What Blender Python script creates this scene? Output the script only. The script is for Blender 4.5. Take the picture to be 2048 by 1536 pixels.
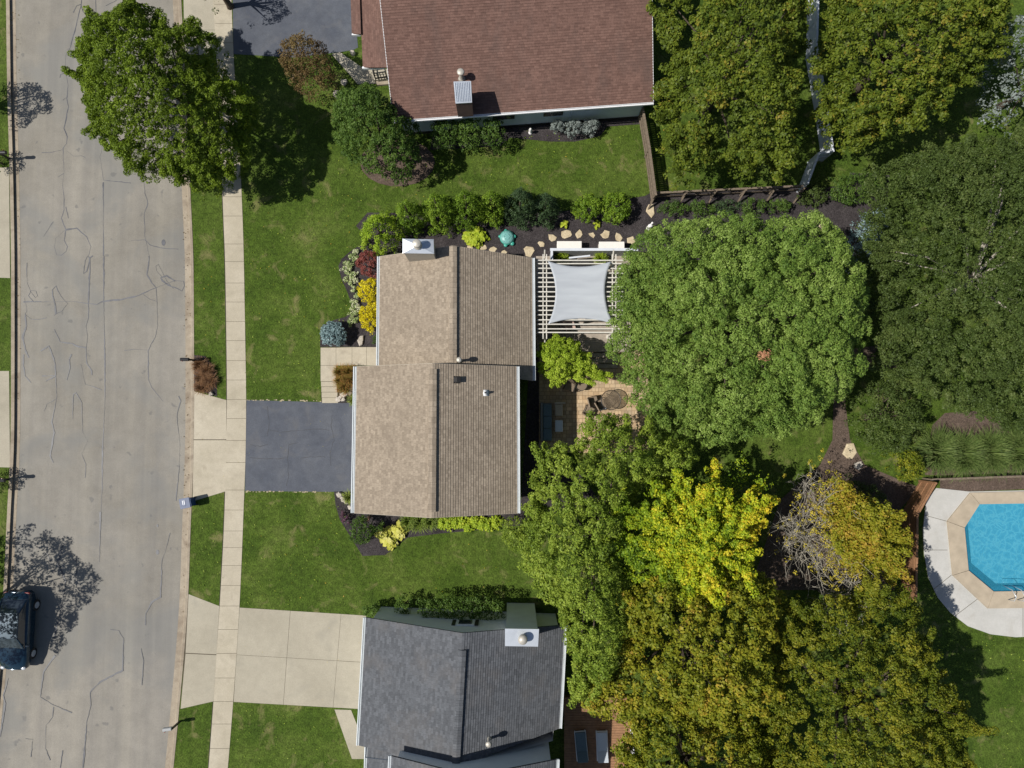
import bpy, bmesh, math, random
import numpy as np
from mathutils import Vector, Matrix
random.seed(7); RNG = np.random.default_rng(7)
for o in list(bpy.data.objects): bpy.data.objects.remove(o)
SC = bpy.context.scene; COL = SC.collection
R = math.radians; PI = math.pi

# ---------------------------------------------------------------- camera, world, sun, exposure
HC = 44.0; TILT = R(3.33); FPX = 1408.0; CY = -HC * math.tan(TILT)
cd = bpy.data.cameras.new('camera'); cam = bpy.data.objects.new('camera', cd); COL.objects.link(cam)
cam.location = (0, CY, HC); cam.rotation_euler = (TILT, 0, 0)
cd.sensor_width = 36; cd.lens = FPX / 2048 * 36; cd.clip_start = 0.5; cd.clip_end = 2000
SC.camera = cam
SUN_EL = R(52); SUN_DIR = R(9)          # shadows run to +x and slightly +y
W = bpy.data.worlds.new('World'); SC.world = W; W.use_nodes = True
wn = W.node_tree.nodes; wl = W.node_tree.links
sky = wn.new('ShaderNodeTexSky'); sky.sky_type = 'NISHITA'; sky.sun_disc = False
sky.sun_elevation = SUN_EL; sky.sun_rotation = R(270) - SUN_DIR
wl.new(sky.outputs[0], wn['Background'].inputs[0]); wn['Background'].inputs[1].default_value = 0.06
sl = bpy.data.lights.new('sun', 'SUN'); sl.energy = 4.3; sl.angle = R(0.53); sl.color = (1.0, 0.955, 0.88)
so = bpy.data.objects.new('sun', sl); COL.objects.link(so)
sdir = Vector((math.cos(SUN_DIR) * math.cos(SUN_EL), math.sin(SUN_DIR) * math.cos(SUN_EL), -math.sin(SUN_EL)))
so.rotation_euler = sdir.to_track_quat('-Z', 'Y').to_euler(); so.location = (-40, -10, 60)
SC.view_settings.view_transform = 'Standard'; SC.view_settings.look = 'None'
SC.view_settings.exposure = 0.26; SC.view_settings.gamma = 1
SC.render.resolution_x = 1024; SC.render.resolution_y = 768

# ---------------------------------------------------------------- helpers
def P(u, v, h=0.0):
    dx = (u - 1024) / FPX; dy = (768 - v) / FPX
    c, s = math.cos(TILT), math.sin(TILT)
    d = (dx, dy * c + s, dy * s - c)
    t = (h - HC) / d[2]
    return Vector((d[0] * t, CY + d[1] * t, h))
def PP(pts, h=0.0): return [P(u, v, h) for u, v in pts]

def tag(o, label=None, cat=None, group=None, kind=None):
    if label: o['label'] = label
    if cat: o['category'] = cat
    if group: o['group'] = group
    if kind: o['kind'] = kind
    return o
def thing(name, loc, label, cat, group=None):
    o = bpy.data.objects.new(name, None); COL.objects.link(o); o.location = loc
    o.empty_display_size = 0.3
    return tag(o, label, cat, group)
def attach(o, parent, label=None):
    if parent is not None:
        base = Vector((0, 0, 0)); p = parent
        while p is not None: base += Vector(p.location); p = p.parent
        o.parent = parent
        # mesh data is authored in world space: shift it into the parent's space
        me = o.data; n = len(me.vertices)
        a = np.empty(n * 3, dtype=np.float32); me.vertices.foreach_get('co', a)
        a = a.reshape(-1, 3) - np.array(base, dtype=np.float32)
        me.vertices.foreach_set('co', a.ravel()); me.update()
    if label: o['label'] = label
    return o
def finish(name, me, mats, parent=None, smooth=False, label=None):
    o = bpy.data.objects.new(name, me); COL.objects.link(o)
    for m in (mats if isinstance(mats, (list, tuple)) else [mats]): me.materials.append(m)
    if smooth: me.polygons.foreach_set('use_smooth', np.ones(len(me.polygons), dtype=bool))
    return attach(o, parent, label)

class MB:
    """collects simple shapes in world space, builds ONE mesh object"""
    def __init__(s): s.v = []; s.f = []; s.m = []; s.uv = {}
    def add(s, vs, fs, mi=0):
        b = len(s.v); s.v += [tuple(v) for v in vs]; s.f += [tuple(i + b for i in f) for f in fs]; s.m += [mi] * len(fs)
    def box(s, c, size, rz=0, mi=0, rx=0, ry=0):
        x, y, z = [q / 2 for q in size]
        M = Matrix.Translation(c) @ Matrix.Rotation(rz, 4, 'Z') @ Matrix.Rotation(ry, 4, 'Y') @ Matrix.Rotation(rx, 4, 'X')
        vs = [M @ Vector((a * x, b * y, d * z)) for a in (-1, 1) for b in (-1, 1) for d in (-1, 1)]
        s.add(vs, [(0, 1, 3, 2), (4, 6, 7, 5), (0, 4, 5, 1), (2, 3, 7, 6), (0, 2, 6, 4), (1, 5, 7, 3)], mi)
    def bar(s, a, b, w, h, mi=0, up=(0, 0, 1)):
        a = Vector(a); b = Vector(b); d = (b - a).normalized(); u = Vector(up)
        r = d.cross(u); r = r.normalized() if r.length > 1e-5 else Vector((1, 0, 0)); u = r.cross(d)
        vs = [p + r * (i * w / 2) + u * (j * h / 2) for p in (a, b) for i in (-1, 1) for j in (-1, 1)]
        s.add(vs, [(0, 1, 3, 2), (4, 6, 7, 5), (0, 4, 5, 1), (2, 3, 7, 6), (0, 2, 6, 4), (1, 5, 7, 3)], mi)
    def tube(s, pts, rad, n=8, mi=0, cap=True):
        pts = [Vector(p) for p in pts]; m = len(pts)
        rr = rad if isinstance(rad, (list, tuple)) else [rad] * m
        vs = []; prev = None
        for i, p in enumerate(pts):
            d = (pts[min(i + 1, m - 1)] - pts[max(i - 1, 0)]).normalized()
            x = prev if prev is not None else (Vector((0, 0, 1)) if abs(d.z) < .9 else Vector((1, 0, 0)))
            x = (x - d * x.dot(d)); x = x.normalized() if x.length > 1e-6 else d.orthogonal().normalized()
            prev = x; y = d.cross(x)
            for k in range(n):
                a = 2 * PI * k / n; vs.append(p + (x * math.cos(a) + y * math.sin(a)) * rr[i])
        fs = [(i * n + k, i * n + (k + 1) % n, (i + 1) * n + (k + 1) % n, (i + 1) * n + k) for i in range(m - 1) for k in range(n)]
        if cap: fs += [tuple(range(n))[::-1], tuple((m - 1) * n + k for k in range(n))]
        s.add(vs, fs, mi)
    def lathe(s, c, prof, n=20, mi=0, sx=1, sy=1):
        c = Vector(c); vs = [c + Vector((r * math.cos(2 * PI * k / n) * sx, r * math.sin(2 * PI * k / n) * sy, z)) for r, z in prof for k in range(n)]
        m = len(prof)
        fs = [(i * n + k, i * n + (k + 1) % n, (i + 1) * n + (k + 1) % n, (i + 1) * n + k) for i in range(m - 1) for k in range(n)]
        fs += [tuple(range(n))[::-1], tuple((m - 1) * n + k for k in range(n))]
        s.add(vs, fs, mi)
    def prism(s, poly, z0, z1, mi=0, bottom=True):
        n = len(poly); vs = [(p[0], p[1], z0) for p in poly] + [(p[0], p[1], z1) for p in poly]
        ar = sum(poly[i][0] * poly[(i + 1) % n][1] - poly[(i + 1) % n][0] * poly[i][1] for i in range(n))
        fs = [tuple(range(n, 2 * n))] + [(i, (i + 1) % n, n + (i + 1) % n, n + i) for i in range(n)]
        if bottom: fs.append(tuple(range(n))[::-1])
        if ar < 0: fs = [f[::-1] for f in fs]
        s.add(vs, fs, mi)
    def quad(s, a, b, c, d, mi=0): s.add([a, b, c, d], [(0, 1, 2, 3)], mi)
    def sph(s, c, r, n=10, mi=0, sc=(1, 1, 1)):
        prof = [(max(1e-3, math.sin(PI * i / n)) * r, -math.cos(PI * i / n) * r * sc[2]) for i in range(n + 1)]
        s.lathe(c, prof, n + 4, mi, sc[0], sc[1])
    def build(s, name, mats, parent=None, smooth=False, label=None, bevel=0):
        me = bpy.data.meshes.new(name); me.from_pydata(s.v, [], s.f); me.update()
        me.polygons.foreach_set('material_index', s.m)
        o = finish(name, me, mats, parent, smooth, label)
        if bevel:
            b = o.modifiers.new('bevel', 'BEVEL'); b.width = bevel; b.segments = 2; b.limit_method = 'ANGLE'
        return o

# ---------------------------------------------------------------- materials
def newmat(name):
    m = bpy.data.materials.new(name); m.use_nodes = True
    return m, m.node_tree.nodes, m.node_tree.links, m.node_tree.nodes['Principled BSDF']
def c4(c): return (c[0], c[1], c[2], 1)
def noise_n(n, l, src, scale, detail=4, rough=.55, dist=0):
    t = n.new('ShaderNodeTexNoise'); t.inputs['Scale'].default_value = scale; t.inputs['Detail'].default_value = detail
    t.inputs['Roughness'].default_value = rough; t.inputs['Distortion'].default_value = dist
    l.new(src, t.inputs['Vector']); return t.outputs['Fac']
def ramp_n(n, l, src, stops):
    r = n.new('ShaderNodeValToRGB'); e = r.color_ramp.elements
    while len(e) < len(stops): e.new(0.5)
    for i, (p, c) in enumerate(stops): e[i].position = p; e[i].color = c4(c) if len(c) == 3 else c
    l.new(src, r.inputs[0]); return r.outputs[0]
def mix_n(n, l, a, b, fac, mode='MIX'):
    m = n.new('ShaderNodeMix'); m.data_type = 'RGBA'; m.blend_type = mode
    for s, v in ((m.inputs[0], fac), (m.inputs[6], a), (m.inputs[7], b)):
        if isinstance(v, (int, float)): s.default_value = v
        elif isinstance(v, tuple): s.default_value = c4(v)
        else: l.new(v, s)
    return m.outputs[2]
def bump_n(n, l, src, strength, dist, bs):
    b = n.new('ShaderNodeBump'); b.inputs['Strength'].default_value = strength; b.inputs['Distance'].default_value = dist
    l.new(src, b.inputs['Height']); l.new(b.outputs[0], bs.inputs['Normal'])
def plain(name, col, rough=.6, metal=0, var=.12, scale=6, spec=.4, bump=0):
    m, n, l, b = newmat(name)
    tc = n.new('ShaderNodeTexCoord').outputs['Object']
    f = noise_n(n, l, tc, scale, 5)
    lo = tuple(c * (1 - var) for c in col); hi = tuple(min(1, c * (1 + var)) for c in col)
    l.new(ramp_n(n, l, f, [(.3, lo), (.7, hi)]), b.inputs['Base Color'])
    b.inputs['Roughness'].default_value = rough; b.inputs['Metallic'].default_value = metal
    b.inputs['Specular IOR Level'].default_value = spec
    if bump: bump_n(n, l, noise_n(n, l, tc, scale * 8, 3), bump, .01, b)
    return m
def ground(name, stops, s1, s2, s3, patch=None, bump=.5, bd=.03, fine=(.75, 1.25), rough=.9):
    """three noise scales; world-aligned object coordinates"""
    m, n, l, b = newmat(name)
    tc = n.new('ShaderNodeTexCoord').outputs['Object']
    big = noise_n(n, l, tc, s1, 5, .6, .4); mid = noise_n(n, l, tc, s2, 5, .65)
    fin = noise_n(n, l, tc, s3, 3, .7)
    col = ramp_n(n, l, big, stops)
    g1 = ramp_n(n, l, mid, [(.3, (fine[0],) * 3), (.7, (fine[1],) * 3)])
    g2 = ramp_n(n, l, fin, [(.3, (fine[0],) * 3), (.7, (fine[1],) * 3)])
    col = mix_n(n, l, col, g1, .8, 'MULTIPLY'); col = mix_n(n, l, col, g2, 1.0, 'MULTIPLY')
    if patch:
        pc, pscale, lo, hi, amt = patch
        pm = ramp_n(n, l, noise_n(n, l, tc, pscale, 6, .6, .6), [(lo, (0, 0, 0)), (hi, (amt,) * 3)])
        col = mix_n(n, l, col, pc, pm)
    l.new(col, b.inputs['Base Color']); b.inputs['Roughness'].default_value = rough
    b.inputs['Specular IOR Level'].default_value = .15
    bump_n(n, l, fin, bump, bd, b)
    return m
M = {}
M['lawn'] = ground('lawn_grass', [(.25, (.036, .066, .008)), (.45, (.054, .090, .011)), (.60, (.076, .113, .018)), (.78, (.118, .138, .038))],
                   .35, 3.2, 10, ((.22, .195, .085), .9, .565, .72, .65), 1, .07, (.55, 1.45))
M['soil'] = ground('soil', [(.3, (.05, .045, .03)), (.7, (.08, .07, .05))], .4, 3, 20)
M['road'] = ground('road_asphalt', [(.3, (.215, .20, .17)), (.55, (.25, .235, .205)), (.75, (.285, .265, .23))], .12, 1.1, 18,
                   ((.20, .20, .19), .16, .5, .62, .6), .3, .01, (.9, 1.1))
def road_wear():
    m = M['road']; n, l = m.node_tree.nodes, m.node_tree.links; b = n['Principled BSDF']; src = b.inputs['Base Color'].links[0].from_socket
    tc = n.new('ShaderNodeTexCoord').outputs['Object']; mp = n.new('ShaderNodeMapping'); mp.inputs['Scale'].default_value = (1.1, .03, 1); l.new(tc, mp.inputs[0])
    w = ramp_n(n, l, noise_n(n, l, mp.outputs[0], 1, 4, .6), [(.3, (.86, .86, .88)), (.7, (1.08, 1.07, 1.05))])
    c = mix_n(n, l, src, w, 1, 'MULTIPLY')
    sp = ramp_n(n, l, noise_n(n, l, tc, 1.9, 2, .4), [(.70, (0, 0, 0)), (.76, (.5,) * 3)]); c = mix_n(n, l, c, (.12, .12, .12), sp); l.new(c, b.inputs['Base Color'])
road_wear()
M['seal'] = plain('crack_tar', (.075, .078, .09), .5, 0, .3, 3)
M['concrete'] = ground('pavement_concrete', [(.3, (.37, .33, .25)), (.55, (.43, .385, .30)), (.75, (.475, .43, .34))], .45, 2.5, 16,
                       ((.30, .26, .20), 1.3, .55, .72, .5), .25, .006, (.92, 1.08))
M['concrete2'] = ground('kerb_concrete', [(.3, (.27, .225, .17)), (.7, (.36, .31, .24))], .5, 2.5, 16, ((.20, .16, .12), 1.0, .5, .65, .7), .3, .008, (.88, 1.12))
M['concrete3'] = ground('driveway_concrete', [(.3, (.33, .30, .235)), (.7, (.40, .365, .29))], .25, 2.0, 16, ((.29, .27, .22), .6, .55, .7, .5), .25, .006, (.93, 1.07))
M['crack'] = plain('hairline_crack', (.045, .048, .056), .7)
M['edge'] = plain('edge_soil', (.03, .028, .018), .9)
M['grit'] = plain('sandy_grit', (.34, .29, .19), .9, 0, .3, 8)
M['joint'] = plain('joint_dirt', (.09, .075, .05), .9)
M['drive'] = ground('sealed_asphalt', [(.3, (.072, .080, .100)), (.55, (.095, .103, .122)), (.75, (.118, .124, .138))], .5, 2.2, 20,
                    ((.13, .13, .135), .7, .56, .7, .5), .35, .008, (.87, 1.13))
M['mulch'] = ground('dark_mulch', [(.3, (.035, .030, .032)), (.7, (.062, .054, .055))], 1.2, 9, 22, ((.13, .10, .085), 9, .68, .78, .7), 1, .05, (.55, 1.5))
M['mulch2'] = ground('brown_mulch', [(.3, (.085, .062, .048)), (.7, (.135, .10, .08))], 1.2, 9, 22, None, 1, .05, (.6, 1.45))
M['deckwhite'] = ground('pool_deck_paint', [(.3, (.42, .415, .39)), (.7, (.50, .49, .465))], .5, 2, 14, ((.36, .34, .30), .9, .55, .72, .5), .2, .005, (.95, 1.05))
M['coping'] = plain('pool_coping', (.40, .335, .25), .7, 0, .12, 2)
M['stone'] = ground('flagstone', [(.3, (.42, .34, .22)), (.7, (.58, .49, .34))], 2.5, 8, 25, None, .7, .02, (.8, 1.2))
M['rock'] = ground('garden_rock', [(.3, (.36, .32, .27)), (.7, (.56, .51, .44))], 2.5, 8, 25, None, .8, .03, (.75, 1.2))
M['white'] = plain('white_paint', (.72, .73, .74), .45, 0, .05, 3)
M['whitebox'] = plain('cream_plastic', (.74, .71, .66), .45, 0, .03, 3)
M['gutter'] = plain('gutter_white', (.62, .66, .68), .35, 0, .06, 2)
M['siding_tan'] = plain('tan_siding', (.42, .38, .31), .6, 0, .05, 2)
M['siding_blue'] = plain('pale_blue_siding', (.50, .58, .64), .6, 0, .06, 1.2)
M['siding_grey'] = plain('pale_grey_siding', (.66, .69, .70), .6, 0, .06, 1.2)
M['metal'] = plain('chimney_sheet_metal', (.60, .64, .69), .35, .5, .08, 2)
M['galv'] = plain('galvanised_pipe', (.50, .47, .41), .5, .3, .12, 8)
M['dark'] = plain('dark_iron', (.035, .033, .032), .45, .3, .2, 8)
M['black'] = plain('black_plastic', (.02, .02, .022), .5)
M['glass'] = plain('window_glass', (.03, .04, .05), .06, 0, .1, 2, .9)
M['fence'] = plain('weathered_fence_wood', (.17, .135, .10), .85, 0, .3, 9, .2, .5)
M['fencebrown'] = plain('stained_fence_wood', (.26, .14, .075), .75, 0, .22, 5, .2, .4)
M['vinyl'] = plain('white_vinyl', (.58, .61, .66), .4, 0, .06, 3)
M['deckgrey'] = plain('grey_deck_boards', (.33, .285, .235), .75, 0, .18, 5)
M['deckbrown'] = plain('brown_deck_boards', (.27, .145, .075), .7, 0, .2, 4)
M['pergola'] = plain('pergola_paint', (.60, .575, .51), .6, 0, .1, 5)
M['screen'] = plain('grey_screen_paint', (.36, .37, .375), .6, 0, .06, 3)
M['teal'] = plain('teal_plastic', (.05, .33, .26), .35, 0, .1, 6)
M['teal2'] = plain('pale_teal_plastic', (.16, .38, .36), .4, 0, .2, 9)
M['cush_dark'] = plain('slate_cushion', (.12, .17, .20), .9, 0, .1, 20)
M['cush_tan'] = plain('tan_cushion', (.43, .37, .29), .9, 0, .08, 20)
M['cush_pink'] = plain('dusty_pink_cushion', (.46, .34, .29), .9, 0, .08, 20)
M['cush_white'] = plain('pale_cushion', (.55, .60, .66), .9, 0, .05, 20)
M['wicker'] = plain('grey_wicker', (.20, .20, .19), .8, 0, .2, 40)
M['meshtop'] = plain('bronze_mesh', (.20, .155, .11), .6, .2, .15, 30)
M['blue'] = plain('blue_plastic', (.02, .10, .33), .35, 0, .15, 8)
M['binblue'] = plain('recycling_bin_blue', (.015, .045, .13), .4, 0, .1, 5)
M['statue'] = plain('white_statue_stone', (.75, .73, .72), .6)
M['bark'] = plain('bark', (.085, .068, .052), .9, 0, .35, 12, .1, .8)
M['barkgrey'] = plain('grey_bark', (.38, .35, .29), .9, 0, .25, 12, .1, .6)
M['carpaint'] = plain('dark_blue_car_paint', (.012, .035, .06), .16, .4, .05, 3, .8)
M['tyre'] = plain('tyre_rubber', (.02, .02, .02), .85)
M['lamp'] = plain('headlamp_glass', (.6, .62, .65), .1, .2)
M['red'] = plain('red_plastic', (.35, .02, .02), .3)

def shingle(name, c1, c2, stain, bw=.30, rh=.143):
    m, n, l, b = newmat(name)
    uv = n.new('ShaderNodeUVMap').outputs[0]
    bt = n.new('ShaderNodeTexBrick'); l.new(uv, bt.inputs['Vector'])
    bt.inputs['Color1'].default_value = c4(c1); bt.inputs['Color2'].default_value = c4(c2); bt.inputs['Mortar'].default_value = c4(tuple(x * .75 for x in c1))
    bt.inputs['Scale'].default_value = 1; bt.inputs['Mortar Size'].default_value = .006; bt.inputs['Mortar Smooth'].default_value = .3
    bt.inputs['Bias'].default_value = 0; bt.inputs['Brick Width'].default_value = bw; bt.inputs['Row Height'].default_value = rh
    bt.offset = .37; bt.offset_frequency = 2; bt.squash = .7; bt.squash_frequency = 3
    tc = n.new('ShaderNodeTexCoord').outputs['Object']
    col = mix_n(n, l, bt.outputs[0], ramp_n(n, l, noise_n(n, l, tc, .45, 5, .6), [(.3, (.93,) * 3), (.7, (1.06,) * 3)]), 1, 'MULTIPLY')
    col = mix_n(n, l, col, ramp_n(n, l, noise_n(n, l, tc, 9, 4, .7), [(.3, (.84,) * 3), (.7, (1.16,) * 3)]), 1, 'MULTIPLY')
    mp = n.new('ShaderNodeMapping'); mp.inputs['Scale'].default_value = stain[1]; l.new(tc, mp.inputs[0])
    sf = ramp_n(n, l, noise_n(n, l, mp.outputs[0], 1, 4, .6), [(.5, (0, 0, 0)), (.75, (.55,) * 3)])
    col = mix_n(n, l, col, stain[0], sf)
    l.new(col, b.inputs['Base Color']); b.inputs['Roughness'].default_value = .9; b.inputs['Specular IOR Level'].default_value = .2
    bump_n(n, l, noise_n(n, l, tc, 40, 2), .4, .01, b)
    return m
M['shingle'] = shingle('tan_shingles', (.232, .190, .145), (.325, .270, .208), ((.20, .163, .125), (.9, .35, 1)), .22)
M['shingle_red'] = shingle('red_brown_shingles', (.125, .072, .058), (.175, .103, .083), ((.085, .062, .055), (.8, .12, 1)))
M['shingle_grey'] = shingle('grey_shingles', (.078, .083, .092), (.118, .125, .138), ((.14, .13, .125), (.5, .5, 1)))
M['ridge_red'] = plain('red_brown_cap', (.15, .09, .075), .9, 0, .15, 4)

def paver():
    m, n, l, b = newmat('tan_pavers')
    tc = n.new('ShaderNodeTexCoord').outputs['Object']
    bt = n.new('ShaderNodeTexBrick'); l.new(tc, bt.inputs['Vector'])
    bt.inputs['Color1'].default_value = c4((.34, .245, .145)); bt.inputs['Color2'].default_value = c4((.52, .40, .25)); bt.inputs['Mortar'].default_value = c4((.20, .14, .08))
    bt.inputs['Scale'].default_value = 1; bt.inputs['Mortar Size'].default_value = .012; bt.inputs['Brick Width'].default_value = .34; bt.inputs['Row Height'].default_value = .24
    bt.inputs['Bias'].default_value = 0; bt.squash = .6; bt.squash_frequency = 2
    col = mix_n(n, l, bt.outputs[0], ramp_n(n, l, noise_n(n, l, tc, 1.2, 4), [(.35, (.85, .88, .95)), (.65, (1.12, 1.05, 1))]), 1, 'MULTIPLY')
    l.new(col, b.inputs['Base Color']); b.inputs['Roughness'].default_value = .85
    return m
M['paver'] = paver()
def sailm():
    m, n, l, b = newmat('shade_sail_fabric')
    tc = n.new('ShaderNodeTexCoord').outputs['Object']
    mp = n.new('ShaderNodeMapping'); mp.inputs['Scale'].default_value = (.15, 1.1, 1); l.new(tc, mp.inputs[0])
    f = noise_n(n, l, mp.outputs[0], 2, 3)
    l.new(ramp_n(n, l, f, [(.3, (.43, .46, .50)), (.7, (.53, .565, .60))]), b.inputs['Base Color']); b.inputs['Roughness'].default_value = .8
    bump_n(n, l, f, .5, .03, b)
    tr = n.new('ShaderNodeBsdfTranslucent'); tr.inputs[0].default_value = c4((.5, .52, .55))
    mx = n.new('ShaderNodeMixShader'); mx.inputs[0].default_value = .2
    l.new(b.outputs[0], mx.inputs[1]); l.new(tr.outputs[0], mx.inputs[2]); l.new(mx.outputs[0], n['Material Output'].inputs[0])
    return m
M['sail'] = sailm()
def waterm():
    m, n, l, b = newmat('pool_water')
    tc = n.new('ShaderNodeTexCoord').outputs['Object']
    v = noise_n(n, l, tc, 4.5, 3, .5, 1.2)
    b.inputs['Base Color'].default_value = c4((.06, .42, .60)); b.inputs['Roughness'].default_value = .03; b.inputs['IOR'].default_value = 1.33
    b.inputs['Alpha'].default_value = .32
    bump_n(n, l, v, .7, .08, b)
    return m
M['water'] = waterm()
def caustics_linerm():
    m, n, l, b = newmat('pool_painted_caustics')
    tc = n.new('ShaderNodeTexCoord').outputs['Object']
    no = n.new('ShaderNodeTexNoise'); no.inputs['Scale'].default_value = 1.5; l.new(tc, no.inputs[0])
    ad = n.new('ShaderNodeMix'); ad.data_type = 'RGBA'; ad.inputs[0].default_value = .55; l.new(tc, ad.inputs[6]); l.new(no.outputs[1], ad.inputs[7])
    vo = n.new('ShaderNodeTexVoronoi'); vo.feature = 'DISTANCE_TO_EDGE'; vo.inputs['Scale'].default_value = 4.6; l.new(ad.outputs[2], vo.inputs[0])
    l.new(ramp_n(n, l, vo.outputs[0], [(.0, (.11, .40, .52)), (.12, (.06, .31, .46)), (.4, (.04, .25, .40))]), b.inputs['Base Color'])  # bright cell edges: water caustics painted into the basin colour
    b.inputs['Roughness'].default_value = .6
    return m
M['liner_caustics'] = caustics_linerm()

def leafm(name, stops, transl=.3, rough=.55):
    m, n, l, b = newmat(name)
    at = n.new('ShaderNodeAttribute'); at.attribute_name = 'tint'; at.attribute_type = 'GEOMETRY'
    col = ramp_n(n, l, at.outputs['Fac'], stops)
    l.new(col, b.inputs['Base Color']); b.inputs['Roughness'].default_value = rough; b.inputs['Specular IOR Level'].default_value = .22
    tr = n.new('ShaderNodeBsdfTranslucent'); l.new(col, tr.inputs[0])
    mx = n.new('ShaderNodeMixShader'); mx.inputs[0].default_value = transl
    l.new(b.outputs[0], mx.inputs[1]); l.new(tr.outputs[0], mx.inputs[2]); l.new(mx.outputs[0], n['Material Output'].inputs[0])
    return m
L = {}
L['linden'] = leafm('linden_leaves', [(0, (.09, .165, .026)), (.4, (.155, .245, .042)), (.75, (.225, .325, .062)), (1, (.34, .45, .12))])
L['locust'] = leafm('locust_leaves', [(0, (.075, .12, .008)), (.5, (.14, .21, .014)), (1, (.24, .33, .03))])
L['green'] = leafm('green_leaves', [(0, (.08, .13, .014)), (.5, (.17, .25, .026)), (1, (.32, .40, .055))])
L['maple'] = leafm('maple_leaves', [(0, (.060, .090, .010)), (.45, (.11, .155, .016)), (.85, (.18, .215, .022)), (1, (.25, .21, .028))])
L['yellow'] = leafm('yellow_maple_leaves', [(0, (.10, .18, .012)), (.35, (.24, .35, .018)), (.7, (.50, .54, .025)), (1, (.72, .56, .04))])
L['gold'] = leafm('golden_maple_leaves', [(0, (.11, .15, .012)), (.45, (.22, .24, .018)), (.8, (.33, .30, .025)), (1, (.42, .29, .04))])
L['gold2'] = leafm('yellow_leaves', [(0, (.38, .34, .03)), (.5, (.58, .48, .05)), (1, (.7, .56, .10))])
L['olive'] = leafm('olive_green_leaves', [(0, (.065, .10, .008)), (.5, (.15, .18, .014)), (1, (.28, .26, .022))])
L['darkfine'] = leafm('fine_dark_leaves', [(0, (.045, .07, .016)), (.5, (.075, .115, .025)), (1, (.13, .17, .045))])
L['limecon'] = leafm('lime_arborvitae_leaves', [(0, (.14, .24, .014)), (.5, (.25, .38, .022)), (1, (.40, .52, .05))])
L['conifer'] = leafm('arborvitae_leaves', [(0, (.07, .13, .010)), (.5, (.14, .24, .018)), (1, (.27, .38, .035))])
L['spruce'] = leafm('dark_spruce_needles', [(0, (.025, .05, .018)), (.5, (.045, .08, .03)), (1, (.07, .12, .04))], .1)
L['blue'] = leafm('blue_spruce_needles', [(0, (.14, .21, .215)), (.5, (.25, .36, .37)), (1, (.42, .53, .55))], .1)
L['silver'] = leafm('silver_leaves', [(0, (.14, .17, .15)), (.5, (.22, .26, .24)), (1, (.33, .37, .35))])
L['red'] = leafm('red_maple_leaves', [(0, (.15, .040, .034)), (.5, (.26, .075, .062)), (1, (.42, .15, .12))])
L['goldshrub'] = leafm('gold_conifer_leaves', [(0, (.48, .40, .012)), (.5, (.76, .66, .018)), (1, (.88, .80, .05))], .2)
L['cream'] = leafm('cream_edged_leaves', [(0, (.12, .22, .04)), (.45, (.34, .44, .16)), (.7, (.62, .66, .36)), (1, (.78, .78, .58))])
L['hosta'] = leafm('lime_hosta_leaves', [(0, (.20, .30, .02)), (.5, (.36, .46, .03)), (1, (.52, .56, .06))])
L['hostay'] = leafm('yellow_hosta_leaves', [(0, (.42, .44, .05)), (.5, (.62, .60, .12)), (1, (.74, .70, .26))])
L['lime'] = leafm('lime_maple_leaves', [(0, (.20, .30, .02)), (.5, (.34, .46, .035)), (1, (.50, .60, .08))])
L['bush'] = leafm('shrub_leaves', [(0, (.04, .08, .014)), (.5, (.075, .14, .022)), (1, (.14, .22, .04))])
L['brown'] = leafm('bronze_shrub_leaves', [(0, (.09, .055, .022)), (.5, (.155, .10, .04)), (1, (.21, .165, .055))])
L['reed'] = leafm('green_grass_blades', [(0, (.09, .15, .02)), (.5, (.18, .26, .035)), (1, (.34, .38, .10))], .2)
L['redreed'] = leafm('red_tipped_grass_blades', [(0, (.17, .24, .03)), (.5, (.30, .24, .05)), (1, (.42, .15, .06))], .2)
L['brownreed'] = leafm('dry_red_grass_blades', [(0, (.14, .08, .04)), (.5, (.24, .12, .055)), (1, (.36, .23, .11))], .2)
L['olivereed'] = leafm('long_dark_grass_blades', [(0, (.05, .09, .02)), (.5, (.11, .165, .04)), (1, (.22, .27, .09))], .2)
L['purple'] = leafm('purple_leaves', [(0, (.07, .03, .05)), (.5, (.14, .06, .10)), (1, (.25, .12, .18))], .2)
L['pink'] = leafm('pink_flowers', [(0, (.35, .12, .12)), (.5, (.5, .25, .2)), (1, (.35, .35, .1))], .2)

# ---------------------------------------------------------------- foliage
def leaf_mesh(name, pos, nor, size, tint, mat, parent=None, aspect=.62, curl=.12):
    n = len(pos); nor = nor / (np.linalg.norm(nor, axis=1, keepdims=True) + 1e-9)
    r = RNG.normal(size=(n, 3)); t = np.cross(nor, r); t /= (np.linalg.norm(t, axis=1, keepdims=True) + 1e-9)
    b = np.cross(nor, t); s = size[:, None] * .5
    V = np.empty((n, 4, 3), dtype=np.float32)
    V[:, 0] = pos - t * s; V[:, 1] = pos - b * s * aspect + nor * s * curl
    V[:, 2] = pos + t * s; V[:, 3] = pos + b * s * aspect + nor * s * curl
    me = bpy.data.meshes.new(name); me.vertices.add(n * 4); me.vertices.foreach_set('co', V.ravel())
    me.loops.add(n * 4); me.loops.foreach_set('vertex_index', np.arange(n * 4, dtype=np.int32))
    me.polygons.add(n); me.polygons.foreach_set('loop_start', np.arange(0, n * 4, 4, dtype=np.int32))
    me.polygons.foreach_set('loop_total', np.full(n, 4, dtype=np.int32)); me.update(calc_edges=True)
    a = me.attributes.new('tint', 'FLOAT', 'FACE'); a.data.foreach_set('value', np.clip(tint, 0, 1).astype(np.float32))
    return finish(name, me, mat, parent)

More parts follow.
